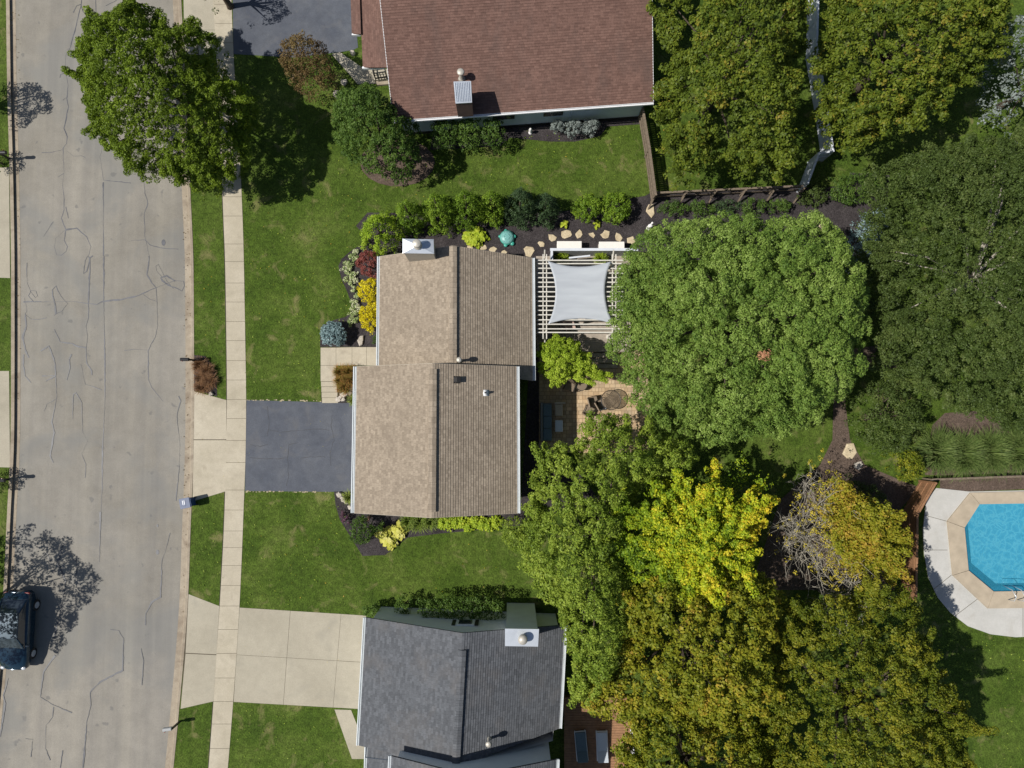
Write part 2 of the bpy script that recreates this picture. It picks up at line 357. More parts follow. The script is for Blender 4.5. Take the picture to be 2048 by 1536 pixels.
def poly_dist(poly, pts):
    """signed distance (positive inside)"""
    p = np.array([(q[0], q[1]) for q in poly]); q = np.roll(p, -1, 0); d = np.full(len(pts), 1e9); ins = np.zeros(len(pts), bool)
    for a, b in zip(p, q):
        ab = b - a; t = np.clip(((pts - a) @ ab) / (ab @ ab + 1e-12), 0, 1)
        d = np.minimum(d, np.linalg.norm(pts - (a + t[:, None] * ab), axis=1))
        c = (a[1] > pts[:, 1]) != (b[1] > pts[:, 1])
        xs = (b[0] - a[0]) * (pts[:, 1] - a[1]) / (b[1] - a[1] + 1e-12) + a[0]
        ins ^= c & (pts[:, 0] < xs)
    return np.where(ins, d, -d)
def jitgrid(poly, s, j=.45):
    p = np.array([(q[0], q[1]) for q in poly]); lo = p.min(0) - s; hi = p.max(0) + s
    xs = np.arange(lo[0], hi[0], s); ys = np.arange(lo[1], hi[1], s * .87)
    g = np.array([(x + (i % 2) * s / 2, y) for i, y in enumerate(ys) for x in xs])
    return g + RNG.uniform(-j, j, g.shape) * s
def wobble(poly, amp, step=.5):
    """roughen an outline"""
    out = []; n = len(poly)
    for i in range(n):
        a = Vector(poly[i][:2]); b = Vector(poly[(i + 1) % n][:2]); k = max(1, int((b - a).length / step))
        for j in range(k):
            q = a.lerp(b, j / k); out.append((q.x + random.uniform(-amp, amp), q.y + random.uniform(-amp, amp)))
    return out
def clumps_to_leaves(C, cr, k, leaf, up=.35, flat=.75, shell=(.55, 1.05), tintf=None, base_t=.5, jit=.55):
    n = len(C); idx = np.repeat(np.arange(n), k); m = len(idx)
    d = RNG.normal(size=(m, 3)); d[:, 2] = np.abs(d[:, 2]) * 1.0 - .25; d /= np.linalg.norm(d, axis=1, keepdims=True)
    rr = (np.asarray(cr)[idx] if np.ndim(cr) else np.full(m, cr)) * RNG.uniform(shell[0], shell[1], m)
    pos = C[idx] + d * rr[:, None] * np.array([1, 1, flat])
    nor = d + RNG.normal(size=(m, 3)) * jit; nor[:, 2] += up
    nor[nor[:, 2] < 0] *= -1
    fx, fy, ph = RNG.uniform(.8, 1.7), RNG.uniform(.8, 1.7), RNG.uniform(0, 6, 3)
    big_ = .13 * np.sin(C[:, 0] * fx + ph[0] + 1.4 * np.sin(C[:, 1] * fy + ph[1])) + .07 * np.sin(C[:, 1] * 2.9 + C[:, 0] * 1.9 + ph[2])
    ct = (RNG.normal(base_t, .12, n) + big_)[idx] + RNG.normal(0, .16, m)
    if tintf is not None: ct = ct + tintf(pos)
    sz = leaf * RNG.uniform(.65, 1.3, m)
    return pos, nor, sz, ct
def poly_c(poly): return np.array(poly).mean(0)
def crown_clumps(poly, hb, he, ht, cs, lobe, lobeh, gap=.12, profile=.5, fingers=0):
    poly = [(p[0], p[1]) for p in poly]
    g = jitgrid(poly, cs); d = poly_dist(poly, g); keep = d > cs * .25
    if keep.sum() < 3: g = np.array([poly_c(poly) + RNG.normal(0, cs * .3, 2) for _ in range(5)]); d = np.full(5, cs * .5); keep = np.ones(5, bool)
    g = g[keep]; d = d[keep]
    D = d.max(); x = np.clip(d / D, 0, 1); dome = (1 - (1 - x) ** 2) ** profile
    lc = jitgrid(poly, lobe, .38); lz = RNG.normal(0, lobeh * .45, len(lc))
    # lobes are drawn out along the direction away from the trunk, like boughs
    cen0 = g.mean(0); rv = lc - cen0; rv = rv / (np.linalg.norm(rv, axis=1, keepdims=True) + 1e-6); df = g[:, None] - lc[None]
    al = (df * rv[None]).sum(2); ac = df[..., 0] * rv[None, :, 1] - df[..., 1] * rv[None, :, 0]
    sc_l = RNG.uniform(.75, 1.35, len(lc)); dd = np.sqrt((al * .72) ** 2 + (ac * 1.15) ** 2) / sc_l[None]; o = np.argsort(dd, 1)
    if dd.shape[1] < 2: dd = np.c_[dd, dd + lobe]; o = np.argsort(dd, 1); lz = np.r_[lz, lz, lz][:max(2, len(lz) + 1)]
    l2 = jitgrid(poly, lobe * .42, .5); dm = np.sqrt(((g[:, None] - l2[None]) ** 2).sum(2).min(1)) / (lobe * .42)
    d1 = np.take_along_axis(dd, o[:, :1], 1)[:, 0]; d2 = np.take_along_axis(dd, o[:, 1:2], 1)[:, 0]
    val = (d2 - d1) / lobe
    z = he + (ht - he) * dome + lobeh * (1 - (d1 / (.62 * lobe)) ** 2) + lz[o[:, 0]] * .8 + lobeh * .42 * (1 - (dm / .6) ** 2) + RNG.normal(0, cs * .22, len(g))
    z = np.where(val < gap, z - lobeh * 1.3, z)
    k = ~((val < gap) & (RNG.random(len(g)) < .75))
    g, z, d = g[k], z[k], d[k]
    C = np.c_[g, z]
    low = RNG.random(len(C)) < .85; C2 = C[low].copy(); C2[:, 2] -= RNG.uniform(.4, 1.5, len(C2)) * min(1, (ht - hb) / 4); C2[:, :2] += RNG.normal(0, cs * .3, (len(C2), 2)); C2[:, :2] *= 1
    rim = d < D * .35; C3 = C[rim].copy(); C3 = C3[RNG.random(len(C3)) < .6]
    cen = g.mean(0); C3[:, :2] += (cen - C3[:, :2]) * RNG.uniform(.02, .18, (len(C3), 1)); C3[:, 2] = RNG.uniform(hb, he, len(C3))
    C2 = C2[C2[:, 2] > .15]
    if fingers:
        E = []; pa = np.array(poly); cx, cy = pa.mean(0); m_ = len(pa)
        for _ in range(fingers):
            i = RNG.integers(m_); p = pa[i]; v = p - np.array([cx, cy]); v /= np.linalg.norm(v) + 1e-6; a = RNG.uniform(-.5, .5); v = np.array([v[0] * math.cos(a) - v[1] * math.sin(a), v[0] * math.sin(a) + v[1] * math.cos(a)])
            ln = RNG.uniform(-.2, .35); z0 = he + (ht - he) * RNG.uniform(.15, .6); st = p - v * RNG.uniform(.9, 1.3)
            for q in np.arange(0, ln + 1.1, cs * .55): E.append((st[0] + v[0] * q, st[1] + v[1] * q, z0 + .1 * q + RNG.normal(0, .05)))
        C = np.vstack([C, np.array(E)])
    return C, np.vstack([C2, C3]), lc
def limbs(mb, base, hfork, tips, r0, n=6):
    base = Vector(base); top = Vector((base.x, base.y, hfork))
    tops = sum((Vector(t) for t in tips), Vector()) / max(1, len(tips))
    apex = Vector((base.x * .6 + tops.x * .4, base.y * .6 + tops.y * .4, tops.z * .62 if tops.z * .62 > hfork else hfork + .2))
    mb.tube([base, base.lerp(top, .15) , top, apex], [r0 * 1.35, r0, r0 * .8, r0 * .3], 8)
    for t in tips:
        t = Vector(t); s = top.lerp(apex, random.uniform(0, .7)); mid = s.lerp(t, .5) + Vector((random.uniform(-.3, .3), random.uniform(-.3, .3), (t - s).length * .08))
        mb.tube([s, mid, t], [r0 * .36, r0 * .2, r0 * .05], n)
def tree(name, outline, hb, he, ht, mat, label, cat='tree', group=None, cs=.42, leaf=.16, k=46, lobe=1.9, lobeh=.5, gap=.12,
         trunk=.2, bark='bark', base_t=.5, tintf=None, hout=None, aspect=.62, tips=12, base=None, wob=.25, up=.35, profile=.5, cr=None, jit=.55, leafn='crown', keepf=None, fingers=0):
    hout = hout if hout is not None else (he * .6 + ht * .4)
    poly = wobble([(p.x, p.y) for p in PP(outline, hout)], wob)
    C, C2, lc = crown_clumps(poly, hb, he, ht, cs, lobe, lobeh, gap, profile, fingers)
    if keepf is not None: kk = keepf(C); C = C[kk]
    cen = np.array(poly).mean(0); bx = base if base is not None else (cen[0], cen[1])
    root = thing(name, (bx[0], bx[1], 0), label, cat, group)
    cr = cr or cs * .72
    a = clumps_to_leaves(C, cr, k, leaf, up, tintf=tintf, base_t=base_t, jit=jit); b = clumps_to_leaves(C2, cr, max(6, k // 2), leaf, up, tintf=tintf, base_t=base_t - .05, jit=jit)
    cat4 = [np.concatenate([x, y]) for x, y in zip(a, b)]
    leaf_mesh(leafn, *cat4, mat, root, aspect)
    mb = MB(); ii = RNG.choice(len(C), min(tips, len(C)), replace=False)
    tp = [(C[i][0], C[i][1], C[i][2] - cr * .6) for i in ii]
    limbs(mb, (bx[0], bx[1], -.02), max(hb * .9, .15), tp, trunk)
    mb.build('trunk', M[bark], root, True)
    return root
def circ(cx, cy, rx, ry=None, n=14, ph=0):
    ry = ry or rx
    return [(cx + rx * math.cos(2 * PI * i / n + ph), cy + ry * math.sin(2 * PI * i / n + ph)) for i in range(n)]
def shrub(name, outline, h, mat, label, cat='shrub', group=None, **kw):
    d = dict(cs=.18, leaf=.085, k=36, lobe=.6, lobeh=.12, gap=.05, trunk=.05, tips=6, wob=.06, hb=.1, he=h * .45, ht=h, hout=h * .6)
    d.update(kw); hb, he, ht = d.pop('hb'), d.pop('he'), d.pop('ht')
    return tree(name, outline, hb, he, ht, mat, label, cat, group, **d)
def blades(name, c, r, h, n, w, mat, parent=None, seg=3, lean=1.0, sym=True, base_t=.5, tip_t=0.0):
    """arching grass blades"""
    V = []; F = []; T = []
    for i in range(n):
        a = random.uniform(0, 2 * PI); rb = r * .5 * math.sqrt(random.random()); ln = random.uniform(.12, 1.0)
        bx, by = c[0] + rb * math.cos(a), c[1] + rb * math.sin(a); dx, dy = math.cos(a + random.uniform(-.3, .3)), math.sin(a + random.uniform(-.3, .3))
        px, py = -dy, dx; t0 = random.gauss(base_t, .2); b = len(V)
        for s in range(seg + 1):
            f = s / seg; rad = r * ln * lean * f; z = c[2] + h * (1.25 * math.sin(f * 2.1)) * random.uniform(.9, 1.1) * (1.15 - .5 * ln)
            ww = w * (1 - f * .85) / 2
            V += [(bx + dx * rad - px * ww, by + dy * rad - py * ww, z), (bx + dx * rad + px * ww, by + dy * rad + py * ww, z)]
            if s < seg: F.append((b + 2 * s, b + 2 * s + 1, b + 2 * s + 3, b + 2 * s + 2)); T.append(t0 + tip_t * f)
    me = bpy.data.meshes.new(name); me.from_pydata(V, [], F); me.update()
    at = me.attributes.new('tint', 'FLOAT', 'FACE'); at.data.foreach_set('value', np.clip(T, 0, 1).astype(np.float32))
    return finish(name, me, mat, parent, True)
def rosette(name, c, r, h, n, lw, mat, parent=None, base_t=.5):
    """broad arching hosta leaves"""
    V = []; F = []; T = []
    for i in range(n):
        a = i * 2.39996 + random.uniform(-.8, .8); q = math.sqrt((i + 1) / n); L_ = lw * 1.5
        z0 = c[2] + h * (1.05 - q * .75) + random.uniform(-.09, .07); rc = r * q * random.uniform(.6, 1.0)
        ux, uy = math.cos(a), math.sin(a); px, py = -uy, ux; b = len(V)
        for f, wv, dz in ((0, .15, -.02), (.3, .9, .03), (.65, 1, .02), (1, .05, -.08)):
            x = c[0] + ux * (rc - L_ / 2 + L_ * f); y = c[1] + uy * (rc - L_ / 2 + L_ * f)
            for s_ in (-1, 0, 1): V.append((x + px * s_ * wv * lw / 2, y + py * s_ * wv * lw / 2, z0 + dz + (0.015 if s_ else -.015)))
        for s_ in range(3):
            for j in range(2): F.append((b + s_ * 3 + j, b + s_ * 3 + j + 1, b + s_ * 3 + 4 + j, b + s_ * 3 + 3 + j))
        t = random.gauss(base_t, .22); T += [t] * 6
    me = bpy.data.meshes.new(name); me.from_pydata(V, [], F); me.update()
    at = me.attributes.new('tint', 'FLOAT', 'FACE'); at.data.foreach_set('value', np.clip(T, 0, 1).astype(np.float32))
    return finish(name, me, mat, parent, True)

# ---------------------------------------------------------------- ground and setting
def lerp_poly(pl, y):
    for (x0, y0), (x1, y1) in zip(pl, pl[1:]):
        if y0 <= y <= y1: return x0 + (x1 - x0) * (y - y0) / (y1 - y0)
    return pl[0][0] if y < pl[0][1] else pl[-1][0]
def smoothline(pl, n=60):
    ys = np.linspace(pl[0][1], pl[-1][1], n); xs = np.interp(ys, [p[1] for p in pl], [p[0] for p in pl])
    k = np.array([1, 2, 3, 2, 1]) / 9; xp = np.pad(xs, 2, mode='edge'); xs2 = np.convolve(xp, k, 'valid')
    xs2[0], xs2[-1] = xs[0], xs[-1]
    return list(zip(xs2, ys))
RW = smoothline([(10, -900), (22, -400), (31, 0), (33, 170), (38, 340), (41, 512), (41, 740), (40, 900), (33, 1024), (26, 1180), (14, 1320), (-6, 1536), (-60, 1900), (-150, 2400)], 120)
RE = smoothline([(320, -900), (334, -400), (345, 0), (355, 170), (363, 370), (370, 512), (371, 700), (371, 850), (368, 980), (365, 1024), (360, 1190), (352, 1300), (343, 1400), (330, 1536), (290, 1900), (215, 2400)], 120)
def off(pl, d): return [(x + d, y) for x, y in pl]
ZR = -.13
def fill(outer, holes, z, name, mat):
    bm = bmesh.new(); es = []
    for lp in [outer] + holes:
        vs = [bm.verts.new((p[0], p[1], z)) for p in lp]
        es += [bm.edges.new((vs[i], vs[(i + 1) % len(vs)])) for i in range(len(vs))]
    bmesh.ops.triangle_fill(bm, edges=es, use_beauty=True, use_dissolve=False)
    for f in bm.faces:
        if f.normal.z < 0: f.normal_flip()
    me = bpy.data.meshes.new(name); bm.to_mesh(me); bm.free()
    return tag(finish(name, me, mat), kind='structure')
def struct(name, o): return tag(o, kind='structure')
def slab(name, px, z, thick, mat, bevel=0):
    mb = MB(); mb.prism(PP(px, z), z - thick, z); return tag(mb.build(name, mat, bevel=bevel), kind='structure')
pool_in = PP([(1957, 1008), (1927, 1055), (1935, 1140), (1985, 1182), (2130, 1180), (2180, 1140), (2185, 1055), (2150, 1005)], 0)
BIG = 700
fill([(-BIG, -BIG), (BIG, -BIG), (BIG, BIG), (-BIG, BIG)], [pool_in], -.17, 'ground', M['soil'])
# lawns
ke = [P(x, y) for x, y in off(RE, 17)]; kw = [P(x, y) for x, y in off(RW, -19)]
fill([(p.x, p.y) for p in ke] + [(120, -60), (120, 60)], [pool_in], 0, 'lawn', M['lawn'])
fill([(p.x, p.y) for p in kw] + [(-120, -60), (-120, 60)], [], 0, 'lawn', M['lawn'])
def strip(name, a, b, z, mat, kind='structure'):
    mb = MB(); n = len(a)
    A = [P(x, y, z) for x, y in a]; B = [P(x, y, z) for x, y in b]
    mb.add(A + B, [(i, i + 1, n + i + 1, n + i) for i in range(n - 1)])
    o = mb.build(name, mat)
    for f in o.data.polygons:
        if f.normal.z < 0: o.data.flip_normals(); break
    return tag(o, kind=kind)
strip('road', RW, RE, ZR, M['road'])
def kerb(a, d0, d1, name):
    """gutter pan, then the raised kerb"""
    mb = MB(); n = len(a); s = 1 if d1 > d0 else -1
    g0 = [P(x, y, ZR + .006) for x, y in off(a, d0)]; g1 = [P(x, y, ZR + .02) for x, y in off(a, d0 + s * 11)]
    k0 = [P(x, y, .02) for x, y in off(a, d0 + s * 12)]; k1 = [P(x, y, .02) for x, y in off(a, d1)]
    k2 = [Vector((p.x, p.y, -.1)) for p in k1]
    rows = [g0, g1, k0, k1, k2]; vs = sum(rows, [])
    fs = []
    for r in range(4):
        for i in range(n - 1):
            q = (r * n + i, r * n + i + 1, (r + 1) * n + i + 1, (r + 1) * n + i); fs.append(q if s < 0 else q[::-1])
    mb.add(vs, fs); return tag(mb.build(name, M['concrete2']), kind='structure')
kerb(RE, 0, 17, 'kerb'); kerb(RW, 0, -19, 'kerb')
# crack sealant on the road
def z3(ox, oy, pts): return [(ox + x / 3, oy + y / 3) for x, y in pts]
CR = []
for pl in [[(490,0),(485,40),(450,180),(420,290),(395,330),(390,430),(410,510),(400,590),(410,640),(395,720),(385,770),(405,820),(400,860),(378,890),(380,960),(385,1030),(375,1110),(385,1200),(385,1260),(370,1310),(395,1380),(385,1440),(405,1480),(395,1510),(370,1530),(340,1530),(325,1480),(335,1430),(390,1380)],
  [(395,1378),(460,1370),(520,1420),(545,1480),(530,1536)],[(250,917),(300,915),(378,898)],[(400,905),(440,935),(490,935),(512,945)],[(573,0),(578,90),(575,300),(590,600),(612,890),(600,940),(620,1080),(785,1098)],[(620,1095),(620,1536)],
  [(840,900),(860,1050),(870,1160),(888,1220),(865,1280),(870,1420),(895,1536)],[(775,1450),(790,1442),(870,1440),(900,1470),(980,1490),(1070,1495)],[(440,75),(460,35),(485,25),(500,75)],[(345,1065),(385,1040)],[(375,600),(408,580)],[(360,465),(365,445),(385,440)],[(395,1240),(410,1310)],[(635,35),(700,0)],[(260,1420),(320,1330)]]:
    CR.append(z3(0, 0, pl))
for pl in [[(622,0),(622,270),(628,560),(630,650),(628,900),(615,1160),(612,1400),(605,1536)],[(140,275),(200,275),(330,275),(430,272),(530,285),(580,290),(610,275),(640,268),(720,262),(820,240),(900,205),(960,182),(1040,150),(1100,150),(1105,180),(1090,210),(1050,190),(1010,175),(975,150),(965,130),(1000,120),(1050,150)],
  [(935,60),(950,50),(970,90),(1000,150),(1040,195)],[(935,60),(940,90),(975,130)],[(895,0),(890,60),(880,110),(910,160),(935,190),(942,280),(945,420),(930,490),(905,530),(888,570),(890,740),(910,790),(960,850),(978,872)],[(745,567),(800,560),(888,565)],[(860,230),(900,260),(938,272)],
  [(530,0),(540,20),(535,150),(530,280),(530,370),(515,420),(525,480),(515,560),(520,640),(550,690),(550,715)],[(555,0),(540,10),(520,90),(500,105),(510,30),(525,0)],[(160,40),(160,150),(180,210),(210,250),(225,240),(215,210),(185,205),(170,240),(200,275)],
  [(145,280),(148,250),(160,330),(150,350),(190,380),(230,382),(280,370)],[(150,350),(158,420),(135,490),(150,560),(172,610)],[(140,590),(140,660),(150,720),(185,760)],[(320,355),(370,330),(405,285),(380,260),(345,210),(335,180),(315,200),(315,240),(330,300),(335,345)],
  [(325,440),(360,515),(430,525),(470,545),(515,550)],[(245,570),(290,540),(310,580),(330,650),(335,760),(340,850),(310,1000),(325,1060),(300,1200),(320,1240)],[(430,590),(415,620),(420,670),(400,745)],[(485,650),(510,770),(550,780),(610,805)],
  [(435,980),(440,830),(455,820),(490,880),(495,1060),(525,1110),(490,1190),(515,1250),(510,1330)],[(1070,840),(1083,870),(1060,960),(1078,1120),(1072,1300),(1055,1470)],[(250,720),(330,718)],[(265,930),(280,890),(330,860)],[(275,750),(330,720)]]:
    CR.append(z3(0, 512, pl))
for pl in [[(600,0),(600,100),(595,300)],[(1020,125),(990,240),(970,290),(968,400),(962,510),(910,540),(875,610),(872,680)],[(270,190),(290,150),(275,220),(300,300)],[(375,200),(345,310),(395,410),(370,560),(340,680),(325,760)],[(455,280),(460,360),(440,450)],
  [(660,705),(710,710),(740,760),(735,950),(600,1020),(540,1080),(545,1160),(520,1260),(510,1380),(497,1536)],[(50,1000),(20,1100),(30,1150),(15,1250),(0,1350)],[(330,860),(260,960),(240,1110),(320,1160),(430,1205)],[(320,1170),(315,1230),(275,1280),(272,1420),(300,1490)],[(150,1360),(195,1365),(185,1470)],[(845,820),(860,890),(850,1040)],[(375,1430),(360,1536)]]:
    CR.append(z3(0, 1024, pl))
mb = MB(); cz = ZR + .004
for pi, pl in enumerate(CR):
    pts = []
    for (a, b) in zip(pl, pl[1:]):
        k = max(1, int(math.hypot(b[0] - a[0], b[1] - a[1]) / 6))
        for j in range(k): pts.append((a[0] + (b[0] - a[0]) * j / k + random.uniform(-.5, .5), a[1] + (b[1] - a[1]) * j / k + random.uniform(-.5, .5)))
    pts.append(pl[-1]); wv = [P(x, y, cz + .0004 * pi) for x, y in pts]; vs = []
    wbase = random.choice((.035, .05, .075, .085))
    for i, p in enumerate(wv):
        d = (wv[min(i + 1, len(wv) - 1)] - wv[max(i - 1, 0)]).normalized(); q = Vector((-d.y, d.x, 0)); w = wbase / 2 * (.75 + .5 * math.sin(i * .21 + pi * 1.7)) * random.uniform(.6, 1.4)
        vs += [p - q * w, p + q * w]
    mb.add(vs, [(2 * i, 2 * i + 2, 2 * i + 3, 2 * i + 1)[::-1] for i in range(len(wv) - 1)])
tag(mb.build('road_crack_sealant', M['seal']), kind='structure')
for cx, cy, r in ((325, 484, 5), (313, 1105, 4), (313, 1052, 2.5)):
    mb = MB(); mb.prism([P(x, y) for x, y in circ(cx, cy, r * .8, r * 1.3, 10)], ZR + .001, ZR + .03 - .02, bottom=False)
    tag(mb.build('road_oil_stain', M['seal']), kind='structure')

# pavement made of slabs over a dirty joint bed
SW_L = smoothline([(395, -900), (413, -400), (425, 0), (433, 110), (444, 370), (447, 450), (450, 512), (452, 640), (454, 800), (451, 940), (449, 1024), (446, 1090), (440, 1200), (433, 1300), (427, 1400), (417, 1536), (385, 1900), (330, 2400)], 120)
SW_R = smoothline([(433, -900), (451, -400), (463, 0), (467, 110), (483, 370), (486, 450), (488, 512), (490, 640), (493, 800), (491, 940), (487, 1024), (485, 1090), (480, 1200), (474, 1300), (467, 1400), (456, 1536), (424, 1900), (370, 2400)], 120)
def slabs(name, quads, z, g, mat, base=None):
    mb = MB()
    for q in quads:
        pts = [P(*c, z) for c in q]; cen = sum(pts, Vector()) / 4
        ins = [p + (cen - p).normalized() * g * 1.0 for p in pts]; mb.prism(ins, z - .05, z)
    return tag(mb.build(name, mat), kind='structure')
strip('pavement_bed', SW_L, SW_R, .004, M['joint'])
qs = []; y = -800
ys = list(np.arange(-800, 450, 38.5)) + [488, 523, 566, 604, 643, 681, 721, 760, 799, 837, 881, 925, 980, 1020, 1062, 1095, 1131, 1171, 1212, 1259, 1307, 1356, 1403, 1448, 1497, 1545] + list(np.arange(1590, 2300, 46))
for a, b in zip(ys, ys[1:]):
    qs.append([(lerp_poly(SW_L, a), a), (lerp_poly(SW_R, a), a), (lerp_poly(SW_R, b), b), (lerp_poly(SW_L, b), b)])
slabs('pavement', qs, .016, .014, M['concrete'])
def poly_struct(name, px, z, mat, thick=.06, bed=None):
    mb = MB(); mb.prism(PP(px, z), z - thick, z); return tag(mb.build(name, mat), kind='structure')
# main driveway and its apron
poly_struct('driveway', [(493, 800), (600, 803), (712, 806), (708, 984), (600, 983), (490, 982)], .013, M['drive'])
slabs('driveway_apron', [[(387, 782), (453, 800), (453, 879), (387, 879)], [(387, 880), (453, 880), (451, 983), (385, 1003)]], .012, .012, M['concrete'])
poly_struct('apron_bed', [(387, 782), (453, 800), (451, 983), (385, 1003)], .003, M['joint'], .02)
mb = MB()
for pl, w_ in (([(420, 0)], 0),):
    pass
DC = [[(535, 812), (538, 850), (534, 880)], [(538, 860), (560, 864), (590, 862), (640, 858), (664, 862)], [(664, 830), (662, 850), (668, 880), (660, 905), (662, 940)], [(500, 915), (540, 918), (575, 916), (577, 950), (572, 980)], [(575, 916), (578, 890), (600, 885)], [(600, 917), (640, 912), (655, 916)], [(500, 890), (520, 893), (540, 888)]]
for i, pl in enumerate(DC):
    w3 = []
    for a_, b_ in zip(pl, pl[1:]):
        for q in range(4): w3.append(P(a_[0] + (b_[0] - a_[0]) * q / 4 + random.uniform(-1, 1), a_[1] + (b_[1] - a_[1]) * q / 4 + random.uniform(-1, 1), .0165 + .0003 * i))
    vs = []
    for p, q in zip(w3, w3[1:] + [w3[-1] + (w3[-1] - w3[-2])]):
        d_ = (q - p).normalized(); s_ = Vector((-d_.y, d_.x, 0)) * random.uniform(.008, .02); vs += [p - s_, p + s_]
    mb.add(vs, [(2 * k, 2 * k + 2, 2 * k + 3, 2 * k + 1)[::-1] for k in range(len(w3) - 1)])
tag(mb.build('driveway_cracks', M['crack']), kind='structure')
strip('pavement_edge', [(x - 1.3, y) for x, y in SW_L], SW_L, .006, M['edge'])
mb = MB()
for (xa, ya_), (xb, yb_) in (((490, 800), (642, 803)), ((490, 983.5), (668, 985))):
    for k in range(34):
        f = random.random() ** random.choice((.5, 1, 2)); u, v = xa + (xb - xa) * f, ya_ + (yb_ - ya_) * f + random.uniform(-1.6, .6); r_ = random.uniform(.015, .045); p = P(u, v, .018 + k * .0002)
        mb.add([p + Vector((r_ * 1.8 * math.cos(t_), r_ * math.sin(t_), 0)) for t_ in (0, 1, 2, 3, 4, 5)], [(0, 1, 2, 3, 4, 5)])
tag(mb.build('driveway_edge_grit', M['grit'] ), kind='structure')
# front walk and steps
poly_struct('walk_bed', [(641, 695), (758, 694), (758, 731), (673, 731), (676, 806), (643, 806)], .006, M['joint'], .02)
slabs('path', [[(641, 695), (672, 695), (672, 731), (641, 731)], [(672, 695), (704, 694), (704, 731), (672, 731)], [(704, 694), (733, 694), (733, 731), (704, 731)], [(733, 694), (762, 694), (762, 731), (733, 731)], [(641, 731), (672, 731), (672, 763), (641, 763)]], .10, .012, M['concrete'])
mb = MB()
for i, (ya, yb) in enumerate(((763, 773), (773, 784), (784, 795), (795, 806))):
    z = .09 - .017 * i; mb.prism(PP([(642 + i * .7, ya + .5), (673 + i, ya + .5), (673 + i, yb), (642 + i * .7, yb)], z), -.05, z)
tag(mb.build('path_steps', M['concrete'], bevel=.01), kind='structure')
# neighbour driveways
qs = [[(366, -60), (425, -60), (432, 60), (368, 60)], [(368, 60), (432, 60), (435, 112), (370, 108)]]
slabs('driveway_apron', qs, .011, .012, M['concrete3'])
poly_struct('driveway', [(464, -80), (700, -80), (716, 95), (706, 100), (680, 104), (590, 115), (467, 108)], .012, M['drive'])
poly_struct('path', [(663, 108), (680, 104), (727, 137), (775, 140), (778, 166), (715, 168), (700, 150)], .05, M['concrete3'])
dq = []
xs0 = [479, 581, 682, 732]; 
def bq(u, v):  # bottom driveway bilinear
    a = (479 + (733 - 479) * u, 1215 + (1231 - 1215) * u); b = (467 + (716 - 467) * u, 1404 + (1418 - 1404) * u)
    return (a[0] + (b[0] - a[0]) * v, a[1] + (b[1] - a[1]) * v)
for u0, u1 in ((0, .4), (.4, .8), (.8, 1)):
    for v0, v1 in ((0, .5), (.5, 1)): dq.append([bq(u0, v0), bq(u1, v0), bq(u1, v1), bq(u0, v1)])
poly_struct('driveway_bed', [bq(0, 0), bq(1, 0), bq(1, 1), bq(0, 1)], .005, M['joint'], .02)
slabs('driveway', dq, .014, .013, M['concrete3'])
poly_struct('apron_bed', [(377, 1188), (438, 1212), (427, 1403), (361, 1418)], .003, M['joint'], .02)
slabs('driveway_apron', [[(377, 1188), (439, 1212), (433, 1309), (371, 1306)], [(371, 1307), (433, 1310), (427, 1403), (361, 1418)]], .013, .013, M['concrete3'])
poly_struct('path', [(669, 1419), (702, 1420), (722, 1470), (745, 1518), (704, 1518)], .012, M['concrete3'])
# across the street
for (a, b) in ((335, 556), (742, 935)):
    poly_struct('driveway', [(-300, a), (18, a), (20, b), (-300, b - 10)], .012, M['concrete3'])
# beds
poly_struct('mulch_bed', [(725, 487), (700, 503), (683, 518), (677, 532), (682, 555), (695, 585), (702, 605), (703, 625), (690, 634), (668, 640), (647, 650), (640, 672), (640, 694), (775, 694), (790, 500), (760, 440)], .02, M['mulch'])
poly_struct('mulch_bed', [(712, 452), (735, 425), (1000, 428), (1130, 422), (1240, 400), (1290, 392), (1300, 386), (1690, 372), (1700, 345), (1780, 350), (1770, 440), (1720, 560), (1640, 520), (1250, 520), (1080, 520), (780, 520)], .016, M['mulch'])
poly_struct('mulch_bed', [(668, 983), (720, 984), (730, 1020), (1045, 1000), (1045, 1050), (960, 1060), (880, 1067), (815, 1075), (790, 1095), (770, 1110), (725, 1112), (697, 1067), (680, 1040), (671, 1010)], .022, M['mulch'])
poly_struct('mulch_bed', [(677, 770), (720, 733), (725, 806), (677, 806)], .024, M['mulch'])
poly_struct('mulch_bed', [(387, 710), (410, 712), (427, 733), (433, 762), (434, 793), (402, 783), (387, 782)], .018, M['mulch'])
poly_struct('mulch_bed', [(870, 245), (1290, 225), (1285, 248), (1215, 253), (1200, 272), (1150, 283), (1100, 283), (1020, 275), (1000, 292), (860, 300)], .018, M['mulch'])
poly_struct('mulch_bed', circ(795, 325, 75, 48, 18), .019, M['mulch2'])
poly_struct('mulch_bed', [(1060, 700), (1120, 700), (1120, 900), (1200, 1000), (1060, 1040), (1040, 1040)], .017, M['mulch'])
poly_struct('mulch_bed', [(1690, 700), (1760, 690), (1740, 720), (1700, 745), (1690, 800), (1700, 880), (1730, 930), (1800, 960), (1840, 975), (1790, 1030), (1790, 1180), (1500, 1180), (1560, 1000), (1640, 930), (1665, 880), (1668, 760)], .018, M['mulch2'])
poly_struct('mulch_bed', [(1865, 850), (1890, 826), (1950, 822), (2000, 840), (2040, 880), (2100, 900), (2100, 955), (1850, 950)], .018, M['mulch2'])
poly_struct('mulch_bed', [(1725, 715), (1800, 700), (1800, 735), (1720, 740)], .017, M['mulch2'])
# patio
poly_struct('patio', [(1078, 700), (1290, 700), (1310, 905), (1078, 905)], .03, M['paver'])

